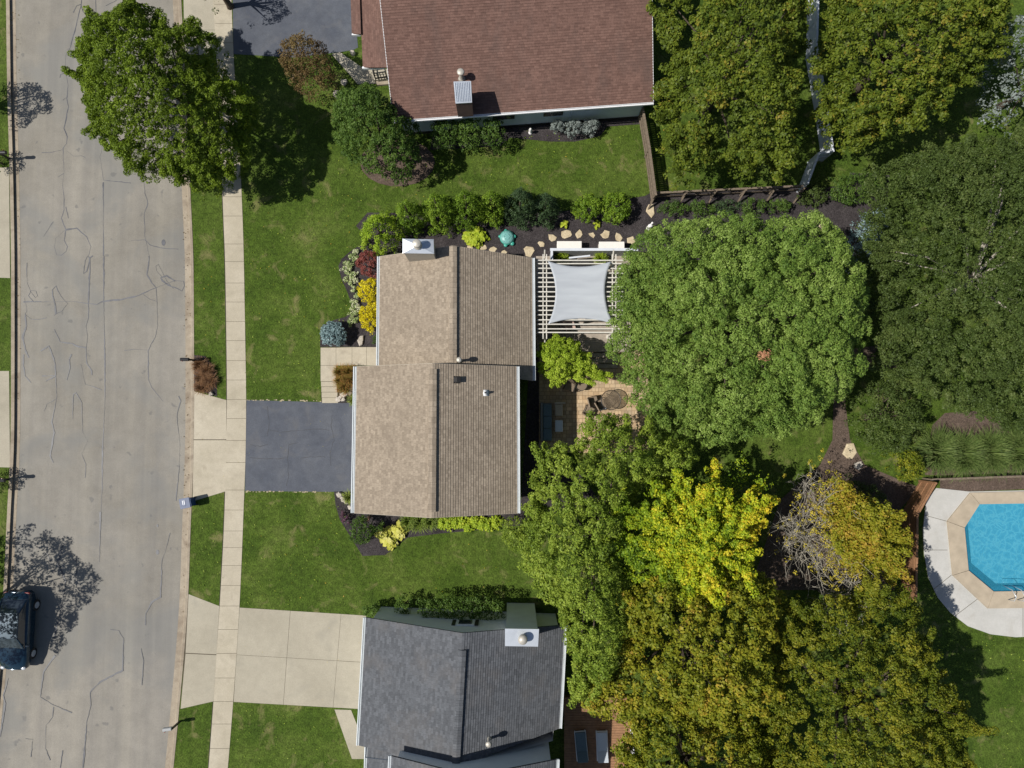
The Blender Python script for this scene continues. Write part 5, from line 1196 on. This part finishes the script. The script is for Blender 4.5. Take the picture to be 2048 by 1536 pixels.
tree('maple_tree', mp_a, 2.4, 3.8, 8.5, L['maple'], 'large maple left of the pale zigzag fence, next to the red-brown roof', 'tree', None, cs=.42, leaf=.165, k=60, lobe=1.2, lobeh=.5, gap=.12, trunk=.3, hout=5.6, wob=.35, profile=.6, fingers=60)
mp_b = [(1668,-60),(2010,-60),(1995,40),(2000,80),(1970,130),(1960,160),(1925,165),(1885,230),(1870,210),(1820,260),(1800,240),(1780,262),(1740,255),(1730,285),(1690,290),(1670,260),(1655,262),(1640,200),(1636,120),(1655,60)]
tree('maple_tree', mp_b, 2.4, 3.8, 8.5, L['maple'], 'large yellow-tipped maple right of the pale zigzag fence', 'tree', None, cs=.42, leaf=.165, k=60, lobe=1.2, lobeh=.5, gap=.12, trunk=.3, hout=5.6, wob=.35, profile=.6, fingers=60, base_t=.56)
tree('silver_tree', [(2010,40),(2080,20),(2180,60),(2200,200),(2150,290),(2060,285),(2030,250),(1995,210),(1985,140),(1990,90)], 1.5, 2.5, 6, L['silver'], 'grey-green silvery tree at the upper right edge', 'tree', None, cs=.42, leaf=.15, k=34, lobe=1.2, lobeh=.5, gap=.15, hout=4)
rt = [(1760,330),(1800,300),(1860,300),(1930,275),(2000,270),(2100,280),(2220,360),(2260,560),(2220,760),(2120,850),(2050,870),(2000,840),(1930,820),(1880,800),(1840,790),(1800,760),(1770,730),(1765,690),(1770,640),(1745,620),(1735,590),(1770,540),(1730,500),(1750,440),(1745,380)]
tree('crabapple_tree', rt, 1.8, 3.0, 7.5, L['darkfine'], 'very wide fine-leaved dark green tree along the right edge above the pool', 'tree', None, cs=.36, leaf=.115, k=80, lobe=2.3, lobeh=.7, gap=.07, fingers=60, trunk=.3, hout=4.6, wob=.35, profile=.7, bark='barkgrey', jit=.8)
tree('low_tree', [(1700,780),(1730,755),(1790,765),(1830,800),(1845,850),(1830,890),(1780,905),(1745,900),(1712,880),(1697,830)], .5, 1.2, 3.6, L['darkfine'], 'low spreading dark green tree between the mulch path and the grass mounds', 'tree', None, cs=.36, leaf=.12, k=44, lobe=1.1, lobeh=.25, gap=.08, hout=2.2, wob=.2)
# green tree left of the golden maple
gt = [(1078,905),(1092,888),(1130,880),(1152,862),(1168,838),(1195,828),(1240,838),(1270,858),(1300,845),(1340,865),(1385,885),(1392,910),(1370,940),(1340,960),(1300,960),(1280,985),(1265,1020),(1260,1060),(1250,1120),(1262,1180),(1245,1230),(1262,1280),(1230,1330),(1200,1400),(1175,1430),(1150,1390),(1148,1330),(1128,1290),(1130,1240),(1095,1200),(1060,1170),(1030,1130),(1035,1080),(1060,1050),(1045,1010),(1070,985),(1065,940)]
tree('green_tree', gt, 2.0, 3.2, 7.6, L['green'], 'large mid-green tree between the tan roofed house and the bright yellow maple', 'tree', None, cs=.34, leaf=.125, k=66, lobe=1.2, lobeh=.55, gap=.11, trunk=.28, tips=16, hout=4.8, wob=.35, profile=.6, fingers=60,
     tintf=lambda p: np.clip((p[:, 1] * -.03), -.1, .12) + .12 * np.sin(p[:, 0] * 2.1) * np.sin(p[:, 1] * 1.7))
def spray_tree(name, cen, outline, hb, ht, mat, label, hout, nb=26, leaf=.14, k=46, tintf=None, sub=4, cr=.23, base_t=.5, cs=.34, group=None, up=(0, 1)):
    """maple whose foliage follows rising, finger-like branches"""
    poly = [(p.x, p.y) for p in PP(outline, hout)]; c = P(cen[0], cen[1], hout); poly = [(c.x + (x - c.x) * 1.07, c.y + (y - c.y) * 1.07) for x, y in poly]; root = thing(name, (c.x, c.y, 0), label, 'tree', group)
    C = []; mb = MB(); pp = np.array(poly)
    def inside(x, y): return poly_dist(poly, np.array([[x, y]]))[0] > 0
    for i in range(nb):
        a = 2 * PI * i / nb + random.uniform(-.08, .08); r = .5
        while inside(c.x + (r + .25) * math.cos(a), c.y + (r + .25) * math.sin(a)) and r < 9: r += .25
        r *= random.uniform(.82, 1.03); z0 = ht - random.uniform(.4, 1.6); ze = hb + (ht - hb) * random.uniform(.35, .75)
        segs = int(r / (cs * .62)); w = random.uniform(-.25, .25); pts = []
        for s in range(segs + 1):
            f = s / max(1, segs); aa = a + w * f; x, y = c.x + r * f * math.cos(aa), c.y + r * f * math.sin(aa); z = z0 + (ze - z0) * f ** 1.4 + .25 * math.sin(f * 7 + i)
            pts.append((x, y, z)); C.append((x, y, z)); C.append((x + random.gauss(0, .16), y + random.gauss(0, .16), z - .1))
        for s in range(sub + int(r)):
            f = random.uniform(.2, .92); j = int(f * segs); b0 = pts[j]; sa = a + random.choice((-1, 1)) * random.uniform(.35, .8); ln = random.uniform(.5, 1.5) * (1.1 - .4 * f)
            for q in range(int(ln / .22) + 1):
                x, y = b0[0] + q * .22 * math.cos(sa), b0[1] + q * .22 * math.sin(sa)
                if inside(x, y): C.append((x, y, b0[2] + .05 * q + random.uniform(-.15, .15)))
        if segs > 2: mb.tube([(c.x, c.y, max(hb, z0 - 2.5))] + [(p[0], p[1], p[2] - .22) for p in pts[max(1, segs // 4)::max(1, segs // 4)]], [.09] + [.05] * (len(pts[max(1, segs // 4)::max(1, segs // 4)]) - 1) + [.02], 5)
    # lower, shaded tier
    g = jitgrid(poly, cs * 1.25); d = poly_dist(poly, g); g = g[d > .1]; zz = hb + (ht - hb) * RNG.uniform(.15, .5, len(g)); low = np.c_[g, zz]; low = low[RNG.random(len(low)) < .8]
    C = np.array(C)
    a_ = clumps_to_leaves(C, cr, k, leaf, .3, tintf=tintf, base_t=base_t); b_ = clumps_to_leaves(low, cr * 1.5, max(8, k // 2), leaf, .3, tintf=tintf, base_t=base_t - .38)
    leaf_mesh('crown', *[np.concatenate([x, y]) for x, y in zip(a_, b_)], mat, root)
    mb.tube([(c.x, c.y, -.02), (c.x, c.y, .4), (c.x, c.y, hb + .4), (c.x, c.y, ht - .8)], [.3, .24, .2, .06], 10); mb.build('trunk', M['bark'], root, True)
    return root
ya = [(1205,1090),(1245,1040),(1245,985),(1262,955),(1300,960),(1340,985),(1350,935),(1362,938),(1372,990),(1400,950),(1420,975),(1445,965),(1480,920),(1500,925),(1495,950),(1530,955),(1548,985),(1525,1010),(1528,1060),(1500,1095),(1510,1130),(1480,1190),(1400,1210),(1330,1190),(1250,1170),(1215,1130)]
spray_tree('yellow_maple_tree', (1395, 1085), ya, 2.6, 8.6, L['yellow'], 'bright yellow-green maple with finger-like branches right of the mid-green tree', 6.0, nb=30, k=52,
     tintf=lambda p: np.clip((p[:, 0] - P(1380, 1000, 7).x) * .06, -.22, .25))
go = [(1262,1150),(1320,1140),(1400,1150),(1480,1140),(1550,1165),(1570,1230),(1540,1300),(1560,1370),(1500,1420),(1420,1440),(1330,1420),(1270,1430),(1210,1440),(1180,1420),(1225,1350),(1262,1290),(1245,1230)]
tree('golden_maple_tree', go, 2.6, 4.0, 8.6, L['gold'], 'large golden-orange maple just below the bright yellow maple', 'tree', None, cs=.40, leaf=.17, k=56, lobe=1.05, lobeh=.55, gap=.11, trunk=.3, hout=5.8, wob=.4, profile=.6, fingers=60)
ol = [(1540,1250),(1580,1190),(1620,1215),(1680,1200),(1730,1170),(1790,1190),(1850,1170),(1845,1220),(1850,1265),(1880,1290),(1860,1330),(1900,1350),(1905,1400),(1940,1440),(1915,1490),(1930,1560),(1860,1640),(1700,1680),(1580,1640),(1520,1560),(1530,1480),(1500,1420),(1545,1340)]
tree('olive_maple_tree', ol, 2.4, 3.8, 8.4, L['olive'], 'very large olive-green maple in the lower right, left of the pool lawn', 'tree', None, cs=.34, leaf=.12, k=70, lobe=1.7, lobeh=.75, gap=.11, trunk=.32, tips=16, hout=5.6, wob=.4, profile=.6, fingers=60)
gb = [(1255,1430),(1330,1400),(1420,1430),(1500,1420),(1540,1480),(1560,1560),(1540,1680),(1400,1740),(1290,1700),(1262,1600),(1250,1540),(1245,1490)]
tree('golden_maple_tree', gb, 2.4, 3.8, 8.0, L['gold'], 'golden-green maple cut off by the bottom edge beside the brown deck railing', 'tree', None, cs=.38, leaf=.145, k=62, lobe=1.2, lobeh=.5, gap=.10, trunk=.28, hout=5.6, wob=.35, profile=.6, fingers=60, base_t=.42)
gr = [(1645,1000),(1655,965),(1690,975),(1730,990),(1780,1020),(1800,1060),(1830,1110),(1790,1120),(1800,1155),(1740,1150),(1690,1130),(1665,1090),(1645,1040)]
spray_tree('golden_maple_tree', (1722, 1060), gr, 1.8, 6.2, L['gold'], 'golden maple between the bare branched tree and the brown pool fence', 4.2, nb=26, k=34, cr=.24, leaf=.14, base_t=.7)
# dying tree with bare branches and a few yellow leaves
c = P(1586, 1058, 0); bt = thing('bare_tree', (c.x, c.y, 0), 'half bare grey-branched tree with sparse yellow leaves at the lower right of the plot', 'tree')
mb = MB(); tips = []
mb.tube([(c.x, c.y, -.02), (c.x, c.y, .8), (c.x, c.y, 1.8)], [.2, .15, .12], 8)
for i in range(60):
    a_ = random.uniform(0, 2 * PI); r_ = random.uniform(1.0, 3.6); e = Vector((c.x + r_ * math.cos(a_) * .8, c.y + r_ * math.sin(a_) * 1.1, random.uniform(3.2, 5.4)))
    s_ = Vector((c.x, c.y, random.uniform(.9, 1.8))); m1 = s_.lerp(e, .4) + Vector((random.uniform(-.3, .3), random.uniform(-.3, .3), .2)); m2 = s_.lerp(e, .75) + Vector((random.uniform(-.25, .25), random.uniform(-.25, .25), .15))
    mb.tube([s_, m1, m2, e], [.028, .018, .011, .005], 5)
    for j in range(12):
        f = random.uniform(.35, 1); b0 = m1.lerp(e, f); e2 = b0 + Vector((random.uniform(-.8, .8), random.uniform(-.8, .8), random.uniform(-.1, .5))); mm = b0.lerp(e2, .5) + Vector((random.uniform(-.12, .12), random.uniform(-.12, .12), .05)); mb.tube([b0, mm, e2], [.011, .008, .004], 4)
        if random.random() < (.75 if e2.x > c.x + .4 else .1): tips.append(e2)
mb.build('branches', M['barkgrey'], bt, True)
tips += [P(1640 + random.gauss(0, 22), 1010 + random.gauss(0, 40), 4.2) for _ in range(60)]
leaf_mesh('leaves', *clumps_to_leaves(np.array([list(t) for t in tips]), .16, 16, .09, .2), L['gold2'], bt)
# second bare patch further south
c = P(1640, 1180, 0); bt = thing('bare_tree', (c.x, c.y, 0), 'leafless grey tree in the gap between the golden and the olive maples', 'tree')
mb = MB(); mb.tube([(c.x, c.y, -.02), (c.x, c.y, 2.5)], [.16, .1], 8)
for i in range(26):
    a_ = random.uniform(0, 2 * PI); r_ = random.uniform(.8, 2.4); e = Vector((c.x + r_ * math.cos(a_), c.y + r_ * math.sin(a_), random.uniform(3.4, 5.2))); s_ = Vector((c.x, c.y, random.uniform(1.2, 2.5)))
    m1 = s_.lerp(e, .5) + Vector((random.uniform(-.3, .3), random.uniform(-.3, .3), .2)); mb.tube([s_, m1, e], [.04, .024, .008], 5)
    for j in range(6): b0 = m1.lerp(e, random.uniform(0, 1)); e2 = b0 + Vector((random.uniform(-.7, .7), random.uniform(-.7, .7), random.uniform(0, .4))); mb.tube([b0, e2], [.012, .005], 4)
mb.build('branches', M['barkgrey'], bt, True)

# trees across the street whose shadows reach the road
q = P(-75, 1200, 0); po = [(q.x + 3.1 * math.cos(a_), q.y + 4.3 * math.sin(a_)) for a_ in np.linspace(0, 2 * PI, 15)[:-1]]
def world_tree(name, cx, cy, rx, ry, hb, he, ht, mat, label, **kw):
    s_ = [(cx + rx * math.cos(a_) * random.uniform(.85, 1.12), cy + ry * math.sin(a_) * random.uniform(.85, 1.12)) for a_ in np.linspace(0, 2 * PI, 15)[:-1]]
    h_ = he * .6 + ht * .4; px = []
    for x, y in s_:  # back to pixels so that tree() can be reused
        c_, t_ = math.cos(TILT), math.sin(TILT); v = Vector((x, y - CY, h_ - HC)); yc = v.y * c_ + v.z * t_; zc = -v.y * t_ + v.z * c_
        px.append((1024 + FPX * v.x / -zc, 768 - FPX * yc / -zc))
    return tree(name, px, hb, he, ht, mat, label, 'tree', None, hout=h_, **kw)
q = P(-70, 1205, 0); world_tree('street_tree', q.x, q.y, 3.1, 4.2, 2.0, 3.2, 7.2, L['green'], 'street tree past the left edge whose shadow covers the parked dark blue car', cs=.42, leaf=.15, k=42, lobe=1.2, lobeh=.5, gap=.2, wob=.4)
q = P(-55, 222, 0); world_tree('street_tree', q.x, q.y, 1.6, 1.5, 1.6, 2.4, 4.8, L['green'], 'small round street tree past the upper left edge', cs=.34, leaf=.13, k=42, lobe=.9, lobeh=.3, gap=.1, wob=.2)
tree('street_tree', [(395,-80),(450,-80),(447,-10),(432,12),(412,6),(398,-15)], 1.6, 2.2, 4, L['darkfine'], 'small dark tree tip poking in at the top edge above the pavement', 'tree', None, cs=.34, leaf=.12, k=36, lobe=.9, lobeh=.3, gap=.2, wob=.2)

# ---------------------------------------------------------------- smaller trees and shrubs
shrub('bronze_shrub', [(567,100),(590,78),(620,72),(650,95),(668,125),(675,165),(660,190),(630,202),(605,195),(580,170),(562,140)], 3.2, L['brown'], 'round bronze-brown shrub at the corner of the dark neighbouring driveway', hb=.3, cs=.28, leaf=.10, k=42, lobe=.9, lobeh=.3)
tree('round_shrub_tree', [(665,215),(680,190),(710,175),(740,168),(765,180),(790,200),(810,225),(835,250),(845,290),(830,330),(800,350),(765,345),(735,330),(700,325),(675,300),(662,260)], .5, 1.6, 4.6, L['bush'], 'dark green small tree in front of the left end of the red-brown roof', 'tree', None, cs=.28, leaf=.11, k=64, lobe=1.0, lobeh=.35, gap=.06, hout=2.8, wob=.25, profile=.65)
for i, (u, r_, w_) in enumerate(((893, 34, 'left'), (940, 30, 'middle'), (985, 26, 'right'))):
    shrub('foundation_shrub', circ(u, 271, r_, 34), 1.9, L['bush'], w_ + ' one of three dark green shrubs under the pale blue wall', group='shrubs under the blue wall', cs=.24, leaf=.10, k=34)
for u, v, r_, w_ in ((1114, 256, 14, 'smaller pale green-pink shrub at the left'), (1146, 258, 18, 'pale cream-green shrub in the middle'), (1180, 257, 19, 'pale cream-green shrub at the right')):
    shrub('pale_shrub', circ(u, v, r_, r_ * .9), 1.1, L['silver'], w_ + ' of the pale row below the blue wall windows', group='pale shrubs below the blue wall', base_t=.75, cs=.18, leaf=.09)
# arborvitae row between the plots
def conifer(u, v, r, h, mat, label, name='arborvitae', group='evergreens along the north side', leaf=.10, dens=1.0, tb=.5):
    c = P(u, v, 0); root = thing(name, (c.x, c.y, 0), label, 'tree', group); C = []; n = int(240 * dens * r * h / 5)
    for i in range(n):
        f = 1 - math.sqrt(random.random()) * .98; a_ = random.uniform(0, 2 * PI); rr = r * (1 - f) ** .75 * random.uniform(.78, 1.1) * (1 + .12 * math.sin(a_ * 5 + f * 9)); C.append((c.x + rr * math.cos(a_), c.y + rr * math.sin(a_), .15 + h * f))
    leaf_mesh('foliage', *clumps_to_leaves(np.array(C), .17, 30, leaf, .5, base_t=tb, jit=.6), mat, root, .5)
    mb = MB(); mb.tube([(c.x, c.y, -.02), (c.x, c.y, h * .5), (c.x, c.y, h * .96)], [.12, .08, .02], 8); mb.build('trunk', M['bark'], root, True); return root
for u, v, r, h, m_, lb in ((768, 476, 1.4, 3.4, 'limecon', 'bright green arborvitae at the left end of the evergreen row by the chimney'), (826, 446, 1.0, 3.8, 'conifer', 'arborvitae second from the left in the evergreen row behind the chimney'), (882, 438, 1.15, 4.2, 'conifer', 'tall arborvitae third from the left in the evergreen row'),
                         (938, 434, 1.15, 4.4, 'conifer', 'tall arborvitae fourth from the left above the lime hosta'), (985, 428, .95, 3.8, 'conifer', 'arborvitae just above the teal turtle sandbox'), (1040, 426, 1.1, 4.0, 'spruce', 'dark spruce right of the arborvitae row'), (1088, 428, 1.0, 3.2, 'spruce', 'smaller dark spruce at the right end of the evergreen row')):
    conifer(u, v, r, h, L[m_], lb, 'spruce_tree' if m_ == 'spruce' else 'arborvitae', tb=.62 if u < 800 else .45)
for u, v, rx, ry, lb in ((1175, 418, 30, 27, 'left of two rounded bright green bushes below the patchy lawn'), (1229, 418, 33, 32, 'right of two rounded bright green bushes left of the fence corner')):
    shrub('round_bush', circ(u, v, rx, ry), 1.3, L['conifer'], lb, group='rounded bushes on the north mulch', cs=.22, leaf=.11, k=34, lobe=.5, lobeh=.15)
for i, (u, v, rx, ry, m_) in enumerate(((1342, 419, 28, 18, 'bush'), (1398, 418, 32, 17, 'bush'), (1452, 416, 30, 17, 'spruce'), (1506, 416, 28, 16, 'bush'), (1556, 414, 26, 14, 'bush'))):
    shrub('low_juniper', circ(u, v, rx, ry), .8, L[m_], ('first', 'second', 'third', 'fourth', 'fifth')[i] + ' low dark green shrub from the left below the rail fence', group='low shrubs below the rail fence', cs=.22, leaf=.09, k=30)
shrub('ground_shrub', [(1655,360),(1700,345),(1765,340),(1775,370),(1740,400),(1690,415),(1655,400)], .9, L['bush'], 'spreading green shrub right of the pale zigzag fence end', cs=.26, leaf=.1)
shrub('ground_shrub', [(1590,395),(1620,370),(1650,365),(1655,395),(1640,410),(1610,415)], .8, L['darkfine'], 'dark low shrub at the foot of the pale zigzag fence', cs=.24, leaf=.1)
shrub('blue_spruce', [(1692,470),(1715,435),(1745,415),(1768,420),(1770,455),(1750,490),(1730,530),(1700,545),(1682,510)], 2.4, L['blue'], 'pale blue-grey spruce between the mulch path and the fine-leaved tree', 'spruce', cs=.26, leaf=.10, k=34)
shrub('blue_spruce', circ(667, 669, 27, 26, 16), 1.05, L['blue'], 'round blue globe spruce at the end of the front bed by the walkway', 'spruce', cs=.14, leaf=.085, k=40, lobe=.4, lobeh=.06, gap=.02, up=.1)
shrub('red_maple', [(714,520),(722,505),(738,500),(750,505),(757,515),(757,560),(735,558),(722,545),(713,535)], 1.7, L['red'], 'dark red lace-leaf maple against the front of the house', 'small tree', cs=.17, leaf=.085, k=40, lobe=.5, gap=.1, jit=.9)
shrub('golden_shrub', [(716,575),(728,560),(745,556),(758,560),(758,610),(735,614),(720,600)], 1.2, L['goldshrub'], 'upper golden yellow shrub below the red maple against the house', group='golden shrubs by the house front', cs=.16, leaf=.08, k=36, lobe=.35, lobeh=.1, jit=.9, up=.1)
shrub('golden_shrub', [(718,640),(722,620),(740,608),(758,612),(758,650),(745,664),(728,662)], 1.1, L['goldshrub'], 'lower golden yellow shrub above the front walkway against the house', group='golden shrubs by the house front', cs=.16, leaf=.08, k=36, lobe=.35, lobeh=.1, jit=.9, up=.1)
for i, (u, v) in enumerate(((712, 503), (704, 510), (711, 516), (690, 524), (700, 527), (688, 538), (696, 545), (703, 553), (692, 558), (700, 566), (710, 560), (707, 580), (713, 592), (709, 604), (716, 613), (712, 625), (703, 632), (711, 640), (699, 645), (704, 616), (708, 546), (697, 535))):
    c = P(u, v, .2); o_ = thing('variegated_plant', (c.x, c.y, .02), 'small cream-and-green leaved plant in the wavy drift along the front bed edge', 'plant', 'cream edged plants along the front bed')
    leaf_mesh('leaves', *clumps_to_leaves(np.array([(c.x + random.gauss(0, .09), c.y + random.gauss(0, .09), .16 + random.uniform(0, .1)) for _ in range(9)]), .10, 22, .08, .4, base_t=.62), L['cream'], o_)
    mb = MB(); mb.tube([(c.x, c.y, 0), (c.x, c.y, .2)], .02, 5); mb.build('stem', M['bark'], o_)
shrub('boxwood', circ(752, 683, 8, 12), .5, L['bush'], 'small dark box shrub in the corner between walkway and house front', cs=.14, leaf=.06)
# lime tree by the patio
tree('lime_tree', [(1080,690),(1092,678),(1115,674),(1140,673),(1155,685),(1163,700),(1180,712),(1198,730),(1212,745),(1208,765),(1195,773),(1190,755),(1178,748),(1172,762),(1155,770),(1140,750),(1132,768),(1110,770),(1090,752),(1078,735),(1076,710)], 1.2, 2.0, 3.7, L['lime'], 'small bright lime-green tree between the roof corner and the patio', 'small tree', None,
     cs=.22, leaf=.085, k=80, lobe=.75, lobeh=.20, gap=.02, trunk=.06, fingers=14, hout=2.9, wob=.12, jit=.8, profile=.7, bark='barkgrey')
# south bed
shrub('green_shrub', [(698,1060),(706,1042),(722,1032),(742,1040),(750,1060),(745,1082),(722,1090),(704,1084)], 1.5, L['bush'], 'dark green shrub at the lower left corner of the tan garage roof', cs=.2, leaf=.09, k=32)
shrub('green_shrub', circ(757, 1052, 14, 13), 1.1, L['bush'], 'smaller dark green shrub between the corner shrub and the yellow hosta', cs=.2, leaf=.09, k=30)
c = P(768, 1071, .35); o_ = thing('yellow_hosta', (c.x, c.y, .02), 'big yellow hosta with broad leaves in the bed below the garage', 'plant'); c2 = P(797, 1062, .35); c3 = P(780, 1082, .3)
for cc3, r3, n3 in ((c, .55, 46), (c2, .55, 46), (c3, .5, 40)): rosette('leaf_clump', (cc3.x, cc3.y, .03), r3, .55, n3, .26, L['hostay'], o_, .5)
for i, (u, v, r3) in enumerate(((817, 1042, .55), (838, 1045, .62), (860, 1043, .52))):
    c = P(u, v, .3); o_ = thing('daylily', (c.x, c.y, .02), ('left', 'middle', 'right')[i] + ' of three arching green grassy clumps below the garage eave', 'plant', 'arching clumps below the garage eave'); blades('leaves', (c.x, c.y, .02), r3, .45, 240, .035, L['reed'], o_)
for i, u in enumerate(np.linspace(884, 990, 9)):
    c = P(u, 1046 + 3 * math.sin(i * 2), .4); o_ = thing('hosta', (c.x, c.y, .02), 'bright green broad-leaved hosta in the row under the lower eave', 'plant', 'row of green hostas under the eave'); rosette('leaf_clump', (c.x, c.y + random.uniform(-.12, .12), .03), random.uniform(.42, .58), .55, 90, .13, L['hosta'], o_, .35)
shrub('green_shrub', [(998,1050),(1005,1035),(1030,1030),(1055,1045),(1062,1075),(1050,1098),(1025,1100),(1005,1080)], 2.2, L['green'], 'soft green shrub at the lower right corner of the garage roof', hb=.2, cs=.24, leaf=.09, k=34)
for i, (u, v) in enumerate(((684, 1031), (695, 1033), (690, 1040), (698, 1045), (687, 1026))):
    shrub('purple_plant', circ(u, v, 4.5, 4.5), .35, L['purple'], 'small purple leaved plant left of the garage corner', 'plant', 'purple plants by the garage corner', cs=.12, leaf=.06, k=20)
shrub('pink_flower', circ(739, 1035, 4, 7), .6, L['pink'], 'pink flowering plant just under the garage eave', 'plant', cs=.12, leaf=.07, k=20)
for u, v, r3, lb in ((698, 995, .42, 'pale green-yellow grass tuft beside the rock pile below the driveway'), (707, 800, .35, 'pale green-yellow grass tuft beside the rock pile above the driveway')):
    c = P(u, v, .3); o_ = thing('grass_tuft', (c.x, c.y, .02), lb, 'plant'); blades('leaves', (c.x, c.y, .02), r3, .35, 260, .03, L['reed'], o_, base_t=.75)
og = 0
for u, v in ((682, 745), (700, 744), (684, 762), (701, 760), (691, 775)):
    c = P(u, v, .4); o_ = thing('ornamental_grass', (c.x, c.y, .02), 'red-tipped green grass clump beside the walkway steps', 'ornamental grass', 'red tipped grasses by the steps'); blades('leaves', (c.x, c.y, .02), .48, .75, 420, .022, L['redreed'], o_, base_t=.35, tip_t=.55)
for u, v in ((400, 730), (415, 742), (404, 756), (420, 762), (405, 774)):
    c = P(u, v, .2); o_ = thing('ornamental_grass', (c.x, c.y, .02), 'dry reddish grass clump in the mailbox bed at the kerb', 'ornamental grass', 'dry red grasses in the mailbox bed'); blades('leaves', (c.x, c.y, .02), .5, .4, 340, .022, L['brownreed'], o_)
for i, (u, v) in enumerate(((1873, 902), (1925, 908), (1978, 905), (2030, 900))):
    c = P(u, v, .6); o_ = thing('fountain_grass', (c.x, c.y, .02), ('leftmost', 'second', 'third', 'rightmost')[i] + ' of four long arching grass mounds above the pool', 'ornamental grass', 'grass mounds above the pool'); blades('leaves', (c.x, c.y, .02), 1.35, 1.0, 800, .05, L['olivereed'], o_, seg=4)
shrub('yellow_shrub', [(1772,915),(1790,895),(1815,890),(1835,910),(1845,940),(1835,958),(1800,962),(1780,945)], 1.9, L['gold'], 'yellow-green shrub left of the arching grass mounds', cs=.26, leaf=.11, k=32, base_t=.3)
c = P(950, 474, .4); o_ = thing('lime_hosta', (c.x, c.y, .02), 'lime yellow hosta between the chimney and the teal sandbox', 'plant')
for dx, dy in ((-.35, .05), (.35, .1), (0, -.2), (.1, .35)): rosette('leaf_clump', (c.x + dx, c.y + dy, .03), .5, .5, 34, .22, L['hosta'], o_, .6)
for u, lb in ((1128, 'small lime plant above the stepping stones, left'), (1194, 'small lime plant above the stepping stones, right')):
    c = P(u, 448, .2); o_ = thing('small_hosta', (c.x, c.y, .02), lb, 'plant'); rosette('leaf_clump', (c.x, c.y, .03), .28, .3, 22, .14, L['hosta'], o_, .7)
# neighbour hedge (south)
shrub('hedge', [(833,1196),(870,1192),(940,1194),(1008,1198),(1010,1238),(960,1240),(890,1238),(835,1234)], 1.9, L['bush'], 'long clipped dark hedge in front of the pale grey gable wall', 'hedge', hb=.05, he=1.7, hout=1.8, cs=.24, leaf=.09, k=36, lobe=.8, profile=.2, gap=.02)
shrub('green_shrub', circ(810, 1210, 20, 18), 1.6, L['bush'], 'dark shrub just left of the long clipped hedge', cs=.22, leaf=.09, k=34)
shrub('green_shrub', circ(744, 1220, 18, 14), 1.2, L['bush'], 'dark shrub at the corner of the pale concrete driveway and grey roof', cs=.22, leaf=.09, k=34)
# plants at the far left edge
for u, v, lb in ((-6, 322, 'dark shrub beside the upper left mailbox'), (-2, 962, 'dark twiggy shrub beside the lower left mailbox')):
    shrub('green_shrub', circ(u, v, 20, 24), .9, L['darkfine'], lb, cs=.22, leaf=.09, k=24)
shrub('green_shrub', [(1695,940),(1720,960),(1760,975),(1770,1000),(1740,1010),(1700,1000),(1685,965)], 1.2, L['darkfine'], 'dark shrub in the shade left of the brown pool fence', cs=.24, leaf=.09, k=30)
